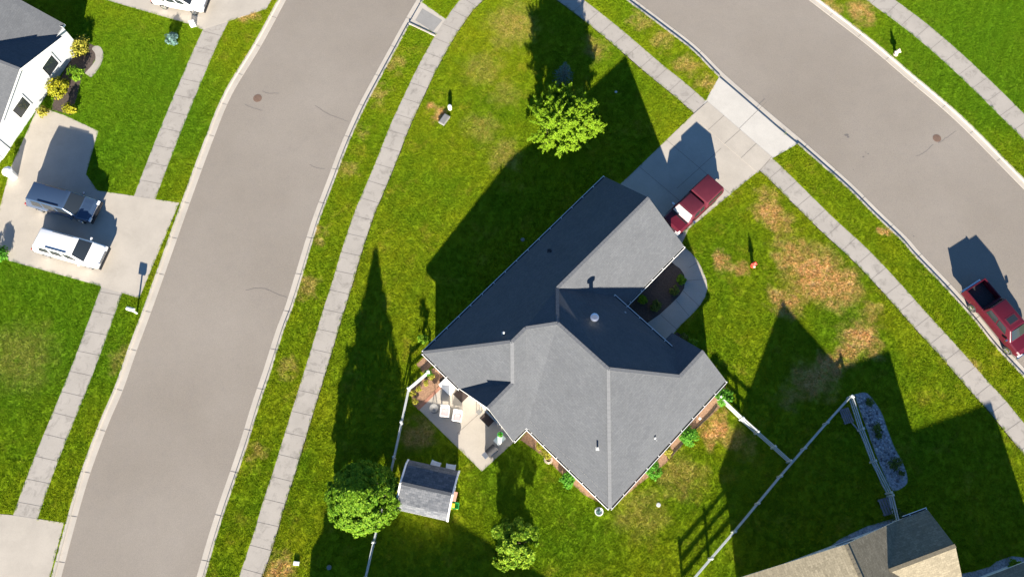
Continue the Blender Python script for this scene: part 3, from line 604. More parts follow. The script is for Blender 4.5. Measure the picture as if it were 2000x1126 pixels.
# ---------------- the house across the west street
s1 = (G(418.4, 101) - G(249.7, 371)); s1.normalize(); e1 = Vector((s1.y, -s1.x, 0))
c1 = G(126, 47, 2.6)
house3 = thing('house', 'white sided house with a grey roof and dark dormer slope across the street', 'house', lift(c1, 0) - e1 * 5 - s1 * 6)
b3 = house3.location.copy()
Q = lambda a, b, z: Vector((c1.x, c1.y, 0)) + e1 * a - s1 * b + Vector((0, 0, z)) - b3      # a towards the street, b southwards
ez, pt = 2.6, 0.42
rm, rs = Q(-6, 0, ez + 6 * pt), Q(-6, 24, ez + 6 * pt)
gr = ez + 4.5 * .36; g0, g1 = Q(0.5, 5.6, gr), Q(-4.5, 5.6, gr)
roof_mesh('roof', [([Q(0, 0, ez), rm, rs, Q(0, 24, ez), Q(0, 10.1, ez), g1, Q(0, 1.1, ez)], dv(-e1)), ([Q(-12, 0, ez), rm, rs, Q(-12, 24, ez)], dv(e1)),
    ([g0, g1, Q(0, 1.1, ez), Q(.5, 1.1, ez)], dv(-s1)), ([g0, g1, Q(0, 10.1, ez), Q(.5, 10.1, ez)], dv(s1))],
    [(Q(0, 0, ez), rm), (rm, Q(-12, 0, ez)), (Q(0, 0, ez), Q(0, 1.1, ez)), (g0, Q(.5, 1.1, ez)), (g0, Q(.5, 10.1, ez)), (Q(0, 10.1, ez), Q(0, 24, ez))], M['shingle'], house3)
ridge_caps(house3, [(rm, rs), (g0, g1)], M['cap'])
wall_mesh('wall', [Q(.15, .35, 0), Q(.15, 14.2, 0), Q(-.4, 14.2, 0), Q(-.4, 23.6, 0), Q(-11.6, 23.6, 0), Q(-11.6, .35, 0)], 0, ez + .1, house3, M['greysiding'], [[Q(.15, 1.4, ez + .1), Q(.15, 9.8, ez + .1), Q(.15, 5.6, gr - .1)]])
for b_ in (3.4, 7.6): wall_piece('window', house3, Q(.15, b_, 1.5), 1.5, 1.3, dv(e1), M['glass'])
wall_piece('door', house3, Q(.15, 11.3, 1.05), .95, 2.05, dv(e1), M['white']); wall_piece('garage_door', house3, Q(-.4, 18.6, 1.15), 5.0, 2.15, dv(e1), M['white'])

# ---------------- the neighbour to the south, just outside the picture, whose shadow lies on the lawn
cNW, cNE = caster(634, 985, 5.3), caster(886, 1002, 5.3)
xE, yN = cNE.x, (cNW.y + cNE.y) / 2
house4 = thing('house', 'two storey neighbour whose shadow falls along the bottom of the picture', 'house', (0.5 * (cNW.x + cNE.x), yN - 5, 0))
b4 = house4.location.copy(); X0, X1 = cNW.x - b4.x, cNE.x - b4.x; yy = lambda p: p.y - b4.y
yc = 5.0; z1 = 5.3
lw = caster(608, 1071, 2.8); le = caster(1066, 1122, 2.8); xl, xr = lw.x - b4.x, le.x - b4.x
a_ = [Vector((X0, 5, z1)), Vector((X1, 5, z1)), Vector((X1, -5, z1)), Vector((X0, -5, z1))]; r0_, r1_ = Vector((X0 + 4, 0, z1 + .9)), Vector((X1 - 4, 0, z1 + .9))
roof_mesh('roof', [([a_[0], a_[1], r1_, r0_], (0, -1)), ([a_[2], a_[3], r0_, r1_], (0, 1)), ([a_[1], a_[2], r1_], (-1, 0)), ([a_[3], a_[0], r0_], (1, 0))], [(a_[0], a_[1]), (a_[1], a_[2]), (a_[2], a_[3]), (a_[3], a_[0])], M['shingle'], house4)
yw = lw.y - b4.y
roof_mesh('roof', [([Vector((X0, yw, 3.3)), Vector((xl, yw, 2.8)), Vector((xl, yw - 7, 2.8)), Vector((X0, yw - 7, 3.3))], (1, 0))], [], M['shingle'], house4)
roof_mesh('roof', [([Vector((X1, 4.7, 5.2)), Vector((xr, le.y - b4.y, 2.8)), Vector((xr, -4, 2.8)), Vector((X1, -4, 5.2))], (-1, 0))], [], M['shingle'], house4)
wall_mesh('wall', [Vector((X0 + .1, 4.8)), Vector((X1 - .1, 4.8)), Vector((X1 - .1, -4.8)), Vector((X0 + .1, -4.8))], 0, z1, house4, M['siding'])
wall_mesh('wall', [Vector((xl + .1, yw - .1)), Vector((X0, yw - .1)), Vector((X0, yw - 6.8)), Vector((xl + .1, yw - 6.8))], 0, 2.8, house4, M['siding'])
wall_mesh('wall', [Vector((X1, 4.5)), Vector((xr - .2, le.y - b4.y - .2)), Vector((xr - .2, -3.8)), Vector((X1, -3.8))], 0, 2.8, house4, M['siding'], [[(X1, 4.5, 2.8), (xr - .2, le.y - b4.y - .2, 2.8), (X1, 4.5, 5.1)]])
for x_ in (X0 + 2, X1 - 2): wall_piece('window', house4, Vector((x_, 4.8, 4.0)), 1.3, 1.2, (0, 1), M['glass'])

# ================================================================== FENCES
def fence(label, tops, name='rail_fence', gate=None, H_=1.05):
    P = GL(tops, H_); P = [lift(p, 0) for p in P]
    t = thing(name, label, 'fence', P[0]); o = P[0].copy()
    for i, p in enumerate(P):
        bm = bmesh.new(); box(bm, p - o + Vector((0, 0, H_ / 2)), (.125, .125, H_), math.atan2(*(P[min(i + 1, len(P) - 1)] - P[max(i - 1, 0)]).yx), bev=.006)
        po = from_bm('post', bm, M['vinyl'], t)
        bm = bmesh.new(); r = bmesh.ops.create_cone(bm, cap_ends=True, segments=4, radius1=.115, radius2=.02, depth=.07, matrix=Matrix.Translation(p - o + Vector((0, 0, H_ + .036))) @ Matrix.Rotation(math.atan2(*(P[min(i + 1, len(P) - 1)] - P[max(i - 1, 0)]).yx) + math.pi / 4, 4, 'Z')); from_bm('post_cap', bm, M['vinyl'], po)
    for z in (.30, .63, .95):
        for p, q in zip(P, P[1:]):
            bm = bmesh.new(); box(bm, (p + q) / 2 - o + Vector((0, 0, z)), ((q - p).length - .12, .04, .13), math.atan2(*(q - p).yx)); from_bm('rail', bm, M['vinyl'], t)
    return t
fence('white three rail fence turning the corner by the round tree and patio bed', [(836, 724), (797, 757), (783, 823), (768, 892), (751, 968), (728, 1058), (712, 1128), (694, 1205)])
fence('short white rail fence between the house and the gate', [(1409, 774), (1452, 815)])
fence('white rail fence from the gate to the long dark boundary fence', [(1482, 842), (1515, 871), (1546, 899)])
fence('long thin boundary fence running from the gravel bed corner down to the bottom edge', [(1665, 772), (1618, 824), (1574, 874), (1527, 928.5), (1483, 981.7), (1437, 1037), (1391, 1090), (1340, 1150)])
fence('white rail fence along the neighbour gravel bed', [(1667, 774), (1687, 836), (1711, 899), (1742, 961)])
fence('last dim fence span meeting the wall of the tan roofed neighbour', [(1745, 966), (1757, 1016)])
gp, gq = lift(G(1452, 815, 1.05), 0), lift(G(1482, 842, 1.05), 0)
gt = thing('garden_gate', 'white garden gate in the fence right of the house', 'gate', gp, math.atan2(*(gq - gp).yx)); gl = (gq - gp).length
for x_ in (.14, gl - .14):
    bm = bmesh.new(); box(bm, (x_, 0, .6), (.07, .05, .95)); from_bm('stile', bm, M['vinyl'], gt)
for z_ in (.2, .6, 1.0):
    bm = bmesh.new(); box(bm, (gl / 2, 0, z_), (gl - .35, .05, .12)); from_bm('rail', bm, M['vinyl'], gt)
bm = bmesh.new(); strip(bm, (.18, 0, .28), (gl - .18, 0, .93), .04, .05, 0); from_bm('brace', bm, M['vinyl'], gt)
bm = bmesh.new(); box(bm, (gl - .2, 0, .95), (.16, .16, .05)); from_bm('latch', bm, M['chrome'], gt)

# ================================================================== VEHICLES (local x = forwards)
def loft(bm, st):
    rings = []
    for x, wd, zb, zt, cr in st:
        pts = [(-wd * .72, zb), (-wd + .03, zb + .06), (-wd, zb + .22), (-wd, zt - .24), (-wd + .035, zt - .07), (-wd + .13, zt), (-wd * .45, zt + cr * .8), (0, zt + cr)]
        pts = pts + [(-y, z) for y, z in pts[-2::-1]]
        rings.append([bm.verts.new((x, y, z)) for y, z in pts])
    for a, b in zip(rings, rings[1:]):
        for i in range(len(a)):
            j = (i + 1) % len(a); bm.faces.new((a[i], a[j], b[j], b[i]))
    bm.faces.new(rings[0]); bm.faces.new(rings[-1][::-1])
def cabin(parent, name, x0, x1, t0, t1, wb, wt, zb, zt, paint, glass, wins, bev=.07, crown=.04):
    """tapering upper body; wins: (side, s0, s1, name) on left/right/front/rear"""
    C = dict(lr=(x0, wb, zb), rr=(x0, -wb, zb), lf=(x1, wb, zb), rf=(x1, -wb, zb), LR=(t0, wt, zt), RR=(t0, -wt, zt), LF=(t1, wt, zt), RF=(t1, -wt, zt))
    bm = bmesh.new(); v = {k: bm.verts.new(p) for k, p in C.items()}
    for f in (('lr', 'lf', 'LF', 'LR'), ('rf', 'rr', 'RR', 'RF'), ('lf', 'rf', 'RF', 'LF'), ('rr', 'lr', 'LR', 'RR'), ('LR', 'LF', 'RF', 'RR'), ('lr', 'rr', 'rf', 'lf')): bm.faces.new([v[k] for k in f])
    top = [e for e in bm.edges if max(e.verts[0].co.z, e.verts[1].co.z) > zt - .01]
    bmesh.ops.bevel(bm, geom=top, offset=bev, segments=3, affect='EDGES', profile=.5)
    o = from_bm(name, bm, paint, parent, smooth=True)
    md = o.modifiers.new('edge', 'EDGE_SPLIT'); md.split_angle = R(40)
    face = dict(left=('lr', 'lf', 'LF', 'LR'), right=('rf', 'rr', 'RR', 'RF'), front=('lf', 'rf', 'RF', 'LF'), rear=('rr', 'lr', 'LR', 'RR'))
    for side, s0, s1, t0_, t1_, nm, gm in wins:
        a, b, c, d_ = [Vector(C[k]) for k in face[side]]
        at = lambda s, t: a.lerp(b, s).lerp(d_.lerp(c, s), t)
        n = (b - a).cross(d_ - a).normalized() * .012
        if n.dot((a + c) / 2 - Vector(((x0 + x1) / 2, 0, zb))) < 0: n = -n
        bm = bmesh.new(); N = 6; lo = []; hi = []
        for i in range(N + 1):
            s = s0 + (s1 - s0) * i / N; bow = n * (1 + (3.0 if side == 'front' else 0) * (1 - (2 * i / N - 1) ** 2))
            lo.append(bm.verts.new(at(s, t0_) + bow)); hi.append(bm.verts.new(at(s, t1_) + bow))
        for i in range(N): bm.faces.new((lo[i], lo[i + 1], hi[i + 1], hi[i]))
        from_bm(nm, bm, gm or glass, parent)
    return o
def wheels(parent, xs, y, r=.36, wd=.24):
    for x in xs:
        for s in (1, -1):
            bm = bmesh.new(); lathe(bm, [(r * .55, -wd / 2), (r * .93, -wd / 2), (r, -wd * .3), (r, wd * .3), (r * .93, wd / 2), (r * .55, wd / 2)], seg=22)
            bmesh.ops.rotate(bm, verts=bm.verts, matrix=Matrix.Rotation(math.pi / 2, 3, 'X')); bmesh.ops.translate(bm, verts=bm.verts, vec=(x, s * y, r))
            tw = from_bm('tyre', bm, M['rubber'], parent)
            bm = bmesh.new(); lathe(bm, [(r * .10, 0.02), (r * .30, .03), (r * .5, .015), (r * .62, .04), (r * .64, 0), (r * .64, -.02)], seg=18)
            bmesh.ops.rotate(bm, verts=bm.verts, matrix=Matrix.Rotation(-s * math.pi / 2, 3, 'X')); bmesh.ops.translate(bm, verts=bm.verts, vec=(x, s * (y + wd / 2 - .01), r))
            from_bm('rim', bm, M['chrome'], tw)
def fittings(parent, xf, xr, wd, zl, mirror_x, mirror_z, chrome=True, mirror_m=None):
    for s in (1, -1):
        bm = bmesh.new(); box(bm, (xf - .03, s * (wd - .22), zl), (.14, .36, .2), bev=.03); from_bm('headlight', bm, M['lamp'], parent)
        bm = bmesh.new(); box(bm, (xr + .03, s * (wd - .09), zl + .08), (.09, .15, .36), bev=.02); from_bm('tail_light', bm, M['redlens'], parent)
        bm = bmesh.new(); box(bm, (mirror_x, s * (wd + .14), mirror_z), (.12, .24, .18), bev=.03); from_bm('mirror', bm, mirror_m or M['chrome'], parent)
    for x, nm in ((xf + .07, 'bumper'), (xr - .06, 'bumper')):
        bm = bmesh.new(); box(bm, (x, 0, .55), (.16, wd * 1.98, .2), bev=.04); from_bm(nm, bm, M['chrome'] if chrome else M['black'], parent)
    bm = bmesh.new(); box(bm, (xf + .01, 0, zl), (.07, wd * 1.1, .18), bev=.02); from_bm('grille', bm, M['black'] if chrome else M['chrome'], parent)
HF = 0.35
# maroon truck with a camper shell, nose under the garage eave
ra_, rb_ = G(1399.5, 352, 1.72), G(1339.5, 409, 1.72)
hd = (rb_ - ra_); hd.z = 0; Lr = hd.length; hd.normalize()
trk = thing('camper_truck', 'maroon pickup with a matching camper shell parked nose to the garage', 'pickup truck', lift(ra_ + hd * 2.52, 0.02), math.atan2(hd.y, hd.x))
bm = bmesh.new(); loft(bm, [(-2.55, .80, .52, 1.10, .0), (-2.5, .86, .48, 1.14, .0), (-.5, .88, .42, 1.14, .0), (1.30, .88, .42, 1.13, .01), (1.45, .87, .42, 1.10, .03), (2.35, .83, .45, 1.0, .03), (2.52, .78, .5, .90, .0)])
from_bm('body', bm, M['maroon'], trk)
cabin(trk, 'camper_shell', -2.55, -.47, -2.42, -.52, .86, .74, 1.12, 1.74, M['maroon_dull'], M['glass'], [('left', .12, .90, .2, .72, 'window', None), ('right', .10, .88, .2, .72, 'window', None), ('rear', .14, .86, .2, .75, 'window', None)], .05)
cabin(trk, 'cab', -.40, 1.52, -.36, .98, .84, .68, 1.10, 1.68, M['maroon_dull'], M['glass'], [('left', .08, .34, .2, .82, 'window', None), ('left', .40, .74, .2, .82, 'window', None), ('right', .66, .92, .2, .82, 'window', None), ('right', .26, .60, .2, .82, 'window', None), ('front', .06, .94, .12, .92, 'windshield', M['silver'])], .09)
fittings(trk, 2.48, -2.55, .84, .78, 1.12, 1.16); wheels(trk, (-1.62, 1.72), .74, .34, .22)
trk.scale = (1, 1.09, 1.03)
bm = bmesh.new(); box(bm, (1.58, 0, 1.125), (.10, 1.4, .03)); from_bm('wiper_cowl', bm, M['black'], trk)
bm = bmesh.new()
for s in (1, -1): box(bm, (.2, s * .89, .78), (3.6, .02, .05))
from_bm('trim_strip', bm, M['black'], trk)

# maroon crew pickup at the kerb on the right street
wr_, wf_ = lift(G(1898, 601, .25), ROAD), lift(G(1967, 684, .25), ROAD)
hd = wf_ - wr_; hd.z = 0; WB = hd.length; hd.normalize(); lf = Vector((-hd.y, hd.x, 0))
pk = thing('pickup_truck', 'maroon crew cab pickup with sunroof and open dark bed parked along the kerb', 'pickup truck', (wr_ + wf_) / 2 + lf * .93, math.atan2(hd.y, hd.x))
xr, xf = -WB / 2 - 1.30, WB / 2 + .75; cb = xr + 1.80
bm = bmesh.new(); loft(bm, [(cb, .96, .5, 1.22, 0), (xf - 1.55, .97, .48, 1.22, .0), (xf - 1.35, .97, .48, 1.19, .05), (xf - .35, .95, .5, 1.10, .05), (xf - .05, .88, .55, 1.0, 0)]); from_bm('body', bm, M['maroon'], pk)
bm = bmesh.new()
for s in (1, -1): box(bm, ((xr + cb) / 2, s * .91, .86), (cb - xr, .10, .76), bev=.02)
box(bm, (xr + .05, 0, .9), (.09, 1.76, .62), bev=.015); box(bm, (cb - .04, 0, .9), (.06, 1.76, .62)); box(bm, ((xr + cb) / 2, 0, .62), (cb - xr - .1, 1.74, .08))
bed = from_bm('bed', bm, M['maroon'], pk)
bm = bmesh.new(); box(bm, ((xr + cb) / 2, 0, .68), (cb - xr - .16, 1.70, .04))
for i in range(9): box(bm, ((xr + cb) / 2, -.72 + .18 * i, .705), (cb - xr - .2, .06, .015))
from_bm('bed_liner', bm, M['cover'], bed)
cabin(pk, 'cab', cb + .02, xf - 1.12, cb + .16, xf - 1.85, .90, .72, 1.20, 1.86, M['maroon'], M['glass'], [('left', .08, .43, .16, .84, 'window', None), ('left', .47, .80, .16, .84, 'window', None), ('right', .57, .92, .16, .84, 'window', None), ('right', .20, .53, .16, .84, 'window', None), ('front', .06, .94, .1, .92, 'windshield', None), ('rear', .12, .88, .2, .85, 'window', None)], .09)
sx = (cb + .16 + xf - 1.85) / 2 + .42
bm = bmesh.new(); box(bm, (sx, 0, 1.862), (.62, .95, .02), bev=.008); sf = from_bm('sunroof', bm, M['maroon_dull'], pk); bm = bmesh.new(); box(bm, (sx, 0, 1.868), (.46, .78, .02)); from_bm('pane', bm, M['glass'], sf)
fittings(pk, xf - .03, xr, .94, .86, xf - 1.45, 1.28); wheels(pk, (-WB / 2, WB / 2), .85, .39, .26)

def suv(label, p, rz, paint, L=4.8, wd=.93, roofz=1.75, group=None):
    t = thing('parked_car', label, 'car', p, rz, group); h = L / 2
    bm = bmesh.new(); loft(bm, [(-h, .82, .5, .98, 0), (-h + .1, wd - .03, .42, 1.06, 0), (0, wd, .38, 1.06, 0), (h - 1.35, wd, .38, 1.05, .02), (h - .3, wd - .04, .42, .95, .03), (h, wd - .14, .48, .8, 0)]); from_bm('body', bm, paint, t)
    cabin(t, 'cab', -h + .12, h - 1.0, -h + .5, h - 1.85, wd - .06, wd - .24, 1.04, roofz, paint, M['glass'], [(s, a, b, .15, .85, 'window', None) for s in ('left', 'right') for a, b in ((.06, .30), (.34, .60), (.64, .86))] + [('front', .06, .94, .08, .92, 'windshield', None), ('rear', .1, .9, .2, .85, 'window', None)], .09)
    fittings(t, h - .03, -h, wd - .04, .78, h - 1.3, 1.1, False, paint); wheels(t, (-h + .95, h - .95), wd - .13, .36, .23)
    bm = bmesh.new()
    for s in (1, -1): box(bm, (-.35, s * (wd - .32), roofz + .03), (1.7, .04, .04))
    from_bm('roof_rail', bm, M['black'], t)
    return t
dvx = G(174, 552) - G(18, 509); az2 = math.atan2(dvx.y, dvx.x)
suv('white parked car at the bottom side of the driveway across the street', G(136, 484, .9) - Vector((0, 0, .9)), az2, M['whitecar'], 5.4, .98, 1.82)
suv('dark blue parked car shaded by the white car beside it', G(122, 395, .9) - Vector((0, 0, .9)), az2, M['bluecar'], 5.4, 1.0, 1.92)
suv('white parked car cut off by the top edge left of the road', G(352, -4, .8) - Vector((0, 0, .8)), az2 + R(4), M['whitecar'], 4.6, .9, 1.5)

# ================================================================== TREES AND PLANTS
def leaf_mesh(name, pts, size, m, parent, flat=0.35, up_bias=0.5, asp=0.62, out=0.0, axis=(0, 0, 1.5)):
    """a cloud of small folded leaf sprays at the given points"""
    pts = np.asarray(pts, float); n = len(pts)
    nrm = rng.normal(size=(n, 3)); nrm[:, 2] = np.abs(nrm[:, 2]) + up_bias
    if out:
        o_ = pts - np.array(axis); o_ /= np.linalg.norm(o_, axis=1)[:, None] + 1e-6; nrm = nrm * .75 + o_ * out
    nrm /= np.linalg.norm(nrm, axis=1)[:, None]
    a = rng.normal(size=(n, 3)); a -= nrm * (a * nrm).sum(1)[:, None]; a /= np.linalg.norm(a, axis=1)[:, None]
    b = np.cross(nrm, a); s = size * rng.uniform(.6, 1.35, n)[:, None]
    V = np.stack([pts - a * s, pts + b * s * asp - nrm * s * flat * .4, pts + a * s, pts - b * s * asp - nrm * s * flat * .4], 1).reshape(-1, 3)
    me = bpy.data.meshes.new(name); me.vertices.add(n * 4); me.vertices.foreach_set('co', V.ravel())
    me.loops.add(n * 4); me.loops.foreach_set('vertex_index', np.arange(n * 4)); me.polygons.add(n)
    me.polygons.foreach_set('loop_start', np.arange(0, n * 4, 4)); me.polygons.foreach_set('loop_total', np.full(n, 4)); me.update()
    return link(name, me, m, parent)
def limb(bm, p, q, r0, r1, bend=.12, seg=7):
    p, q = Vector(p), Vector(q); L = (q - p).length; m_ = (p + q) / 2 + Vector((rnd.uniform(-1, 1), rnd.uniform(-1, 1), rnd.uniform(0, 1))) * L * bend
    cyl(bm, p, m_, r0, (r0 + r1) / 2, seg); cyl(bm, m_, q, (r0 + r1) / 2, r1, seg)
def clumps(centres, n, spread, squash=.7):
    c = np.asarray(centres, float); k = rng.integers(0, len(c), n); d_ = rng.normal(size=(n, 3)); d_ /= np.linalg.norm(d_, axis=1)[:, None]
    return c[k] + d_ * (rng.uniform(.3, 1, n) ** .5)[:, None] * np.array([spread, spread, spread * squash]) * rng.uniform(.55, 1.2, len(c))[k][:, None]

def ell(n, rx, ry, z0, z1, sh=.0):
    o = []
    for _ in range(n):
        t, r = rng.uniform(0, 6.283), math.sqrt(rng.uniform(.05, 1)); z = rng.uniform(z0, z1); k_ = math.sqrt(max(.08, 1 - (2 * (z - z0) / (z1 - z0) - 1) ** 2)) if sh == 0 else 1
        o.append((rx * r * math.cos(t) * k_, ry * r * math.sin(t) * k_, z))
    return o

# pyramidal linden inside the fence: narrow tip, full skirt
tb = G(717, 975); TH = 6.05
tree = thing('round_tree', 'full bright green tree with a pointed top over the fence left of the shed', 'tree', tb)
bm = bmesh.new(); limb(bm, (0, 0, 0), (0, 0, 2.4), .16, .11, .02, 10); limb(bm, (0, 0, 2.4), (.05, 0, 5.5), .11, .02, .03)
PR = [(0.55, 2.1), (1.1, 2.62), (1.8, 2.55), (2.5, 2.28), (3.1, 1.95), (3.7, 1.5), (4.3, 1.05), (4.9, .55), (5.5, .22), (6.05, .03)]
rad = lambda z: np.interp(z, [p[0] for p in PR], [p[1] for p in PR])
ce = []
for i in range(520):
    z = rng.uniform(.65, 5.7) if i % 3 else rng.uniform(.65, 3.2)
    r = rad(z) * (1 + rng.normal() * .025) * (rng.uniform(.80, .97)); t = rng.uniform(0, 6.283); ce.append((r * math.cos(t), r * math.sin(t), z))
    if i % 4 == 0: limb(bm, (0, 0, max(.6, z - r * .55)), (r * .9 * math.cos(t), r * .9 * math.sin(t), z), .03, .008)
for i in range(16):
    z = rng.uniform(3.2, 5.0); t = rng.uniform(0, 6.283); r = rad(z) * 1.15; 
    for k_ in range(3): ce.append((r * math.cos(t), r * math.sin(t), z + .25 * k_))
for z in np.arange(4.6, 6.0, .16): ce.append((rng.normal() * .06, rng.normal() * .06, z))
from_bm('trunk', bm, M['bark'], tree)
inner = []
for i in range(260):
    z = rng.uniform(.9, 5.3); r = rad(z) * .68 * math.sqrt(rng.uniform(0, 1)); t = rng.uniform(0, 6.283); inner.append((r * math.cos(t), r * math.sin(t), z))
P_ = np.concatenate([clumps(ce, 36000, .24, .8), clumps(inner, 12000, .32, .9)]); ok = np.hypot(P_[:, 0], P_[:, 1]) < rad(np.clip(P_[:, 2] - .1, .5, 6.0)) * 1.06 + .06
leaf_mesh('crown', P_[ok], .085, M['linden'], tree, up_bias=.1, out=1.3, axis=(0, 0, 1.6))

# honey locust near the street corner: loose spiky sprays
tb = G(1106, 262); loc_t = thing('locust_tree', 'lime green spiky crowned tree on the front lawn between house and street corner', 'tree', tb)
bm = bmesh.new(); limb(bm, (0, 0, 0), (0, 0, 1.7), .15, .12, .02, 10)
pts = []
def spray(p, q, r, depth):
    if depth > 0: limb(bm, p, q, r, r * .5, .1, 5)
    q = np.array(q); p = np.array(p); d_ = q - p; L = np.linalg.norm(d_); d_ = d_ / L
    if depth == 0:
        n = int(50 + 120 * L)
        t = rng.uniform(.1, 1.08, n) ; off = rng.normal(size=(n, 3)) * .085 * (1.3 - t)[:, None]
        pts.extend(p + d_ * (t * L)[:, None] + off); return
    for k_ in range(4 + depth * 2):
        t = rng.uniform(.35, 1.0); s = p + d_ * L * t
        nd = d_ + rng.normal(size=3) * .55; nd[2] += .12; nd /= np.linalg.norm(nd)
        spray(s, s + nd * L * rng.uniform(.42, .72), r * .5, depth - 1)
for i in range(40):
    t = i * 2.4 + rng.uniform(-.3, .3); el = rng.uniform(-.05, 1.3); L = 1.80 * (0.85 + .25 * math.cos(el)) * rng.uniform(.8, 1.12)
    p0 = (0, 0, rng.uniform(1.2, 2.9)); spray(p0, (p0[0] + math.cos(t) * math.cos(el) * L, p0[1] + math.sin(t) * math.cos(el) * L, p0[2] + math.sin(el) * L), .06, 2)
for i in range(2): spray((0, 0, 1.4), (-.35 + .3 * i, -2.15, 1.6), .05, 1)
limb(bm, (0, 0, 1.7), (.1, .1, 4.4), .10, .02, .05)
from_bm('trunk', bm, M['bark'], loc_t)
pts.extend(clumps(ell(46, 1.6, 1.6, 1.0, 4.1), 5200, .34)); leaf_mesh('crown', pts, .075, M['locust'], loc_t, up_bias=.1, asp=.40, out=.8, axis=(0, 0, 2.0))

loc_t.scale = (.86, .86, .95)
# blue spruce behind it
sp = thing('blue_spruce', 'small blue green spruce in the shade behind the lime green tree', 'tree', G(1101, 152))
bm = bmesh.new(); cyl(bm, (0, 0, 0), (0, 0, 2.2), .07, .01, 8); q = []
for z in np.arange(.25, 2.2, .17):
    r = (2.35 - z) * .48
    for t in np.arange(0, 6.28, 6.28 / max(4, int(13 * r))):
        t += rng.uniform(-.2, .2); rr = r * rng.uniform(.75, 1.08); cyl(bm, (0, 0, z), (rr * math.cos(t), rr * math.sin(t), z - .12 * rr), .014, .004, 4)
        k_ = int(36 * rr) + 6; s = rng.uniform(.15, 1, k_); q.extend(np.stack([rr * s * math.cos(t), rr * s * math.sin(t), z - .12 * rr * s], 1) + rng.normal(size=(k_, 3)) * .045)
from_bm('trunk', bm, M['bark'], sp); leaf_mesh('crown', q, .05, M['spruce'], sp, asp=.3)

def bush_tree(name, label, cat, base, centres, n, size, m, stems, spread=.3):
    t = thing(name, label, cat, base); bm = bmesh.new()
    for i in range(stems):
        c = centres[rng.integers(0, len(centres))]; limb(bm, (rng.normal() * .08, rng.normal() * .08, 0), tuple(c), .04, .01)
    from_bm('trunk', bm, M['bark'], t); leaf_mesh('crown', clumps(centres, n, spread), size, m, t, up_bias=.1, out=1.0); return t
tb = G(1006, 1058)
cc = ell(80, 1.55, 1.55, .4, 3.2); cc += [(x - .55, y + .7, z) for x, y, z in ell(14, .5, .7, .6, 2.2)] + [(x - .6, y - 1.3, z * .5 + .2) for x, y, z in ell(18, .8, .5, .3, 2.0)] + [(x + .5, y - 1.2, z * .5 + .2) for x, y, z in ell(14, .6, .4, .3, 1.8)]
bush_tree('ornamental_tree', 'small many stemmed tree on the back lawn near the patio corner', 'tree', tb, cc, 17000, .085, M['mixed'], 26, .30)

def shrub(label, px, py, r, h, m, n=900, size=.07, name='shrub', z=0.0):
    g = G(px, py); t = thing(name, label, 'shrub', g)
    c_ = ell(int(14 + 30 * r), r * .85, r * .85, .12, h)
    bm = bmesh.new()
    for i in range(6): limb(bm, (rng.normal() * .04, rng.normal() * .04, 0), c_[i % len(c_)], .02, .006, .1, 5)
    from_bm('stem', bm, M['bark'], t); leaf_mesh('foliage', clumps(c_, n, r * .33), size, m, t, up_bias=.1, out=.9, axis=(0, 0, h * .3)); return t
shrub('round bright green shrub at the house corner where the short fence starts', 1409, 778, .72, 1.05, M['shrub'], 1900, .065)
shrub('spreading green shrub in the mulch bed, middle of the bed right of the house', 1342, 851, .75, .8, M['shrub'], 1700)
shrub('small yellow green shrub in the mulch bed right of the house', 1302, 882, .42, .5, M['gold'], 700)
shrub('green shrub near the lowest end of the mulch bed right of the house', 1272, 917, .72, .8, M['shrub'], 1500)
shrub('green shrub in the mulch bed left of the house point', 1108, 936, .66, .75, M['shrub'], 1400)
shrub('low yellow flowering shrub in the mulch bed just below the patio corner', 1056, 872, .36, .4, M['gold'], 600)
shrub('yellow shrub in the mulch bed between the patio corner and the hose reel', 1068, 886, .42, .45, M['gold'], 700)
shrub('yellow green shrub in the shaded entry bed by the front walk', 1316, 570, .40, .55, M['dim'], 700)
shrub('loose yellow green shrub at the house end of the shaded entry bed', 1277, 600, .50, .7, M['dim'], 900)
shrub('dark green shrub in the bend of the front walk', 1330, 548, .42, .5, M['linden'], 600)
shrub('dark shrub against the garage wall in the entry bed', 1253, 588, .45, .5, M['linden'], 600)
shrub('dim shrub between the front walk and the gable wall', 1350, 672, .45, .6, M['linden'], 700)
shrub('low shrub under the gable rake on the front side', 1335, 660, .35, .45, M['dim'], 450)
for (px, py, r, tx) in [(807, 768, .28, 'gold flowering plant nearest the fence corner in the patio bed'), (818, 760, .30, 'gold flowering plant in the middle of the patio bed'), (811, 785, .24, 'gold flowering plant at the low end of the patio bed'), (833, 748, .26, 'gold flowering plant beside the wire stand shadow in the patio bed'), (843, 736, .30, 'gold flowering plant near the house wall in the patio bed')]:
    shrub(tx, px, py, r, .32, M['gold'], 320, .05, 'flowering_plant')
shrub('fresh green plant between the fence and the house wall', 838, 731, .3, .4, M['shrub'], 380, .05, 'garden_plant')
for (px, py, r, h_, tx) in [(1697, 786, .38, .4, 'dark shrub at the upper end of the gravel bed'), (1709, 836, .42, .5, 'yellowish shrub in the middle of the gravel bed'), (1714, 850, .3, .3, 'small dark shrub just below the middle of the gravel bed'), (1746, 905, .55, .6, 'largest shrub in the lower part of the gravel bed'), (1759, 925, .25, .3, 'small yellow shrub beside the largest one in the gravel bed')]:
    shrub(tx, px, py, r, h_, M['dim'], int(900 * r), .06)
shrub('round shrub in the gravel at the lower right corner', 1977, 1108, .62, .8, M['linden'], 1300)
shrub('shrub where the dim fence meets the tan roofed house', 1750, 1006, .5, .6, M['dim'], 700)
shrub('large golden shrub beside the white sided house', 120, 178, 1.0, 1.1, M['yellowbush'], 1900, .09)
shrub('smaller golden shrub at the entry of the white sided house', 140, 217, .6, .7, M['yellowbush'], 900, .08)
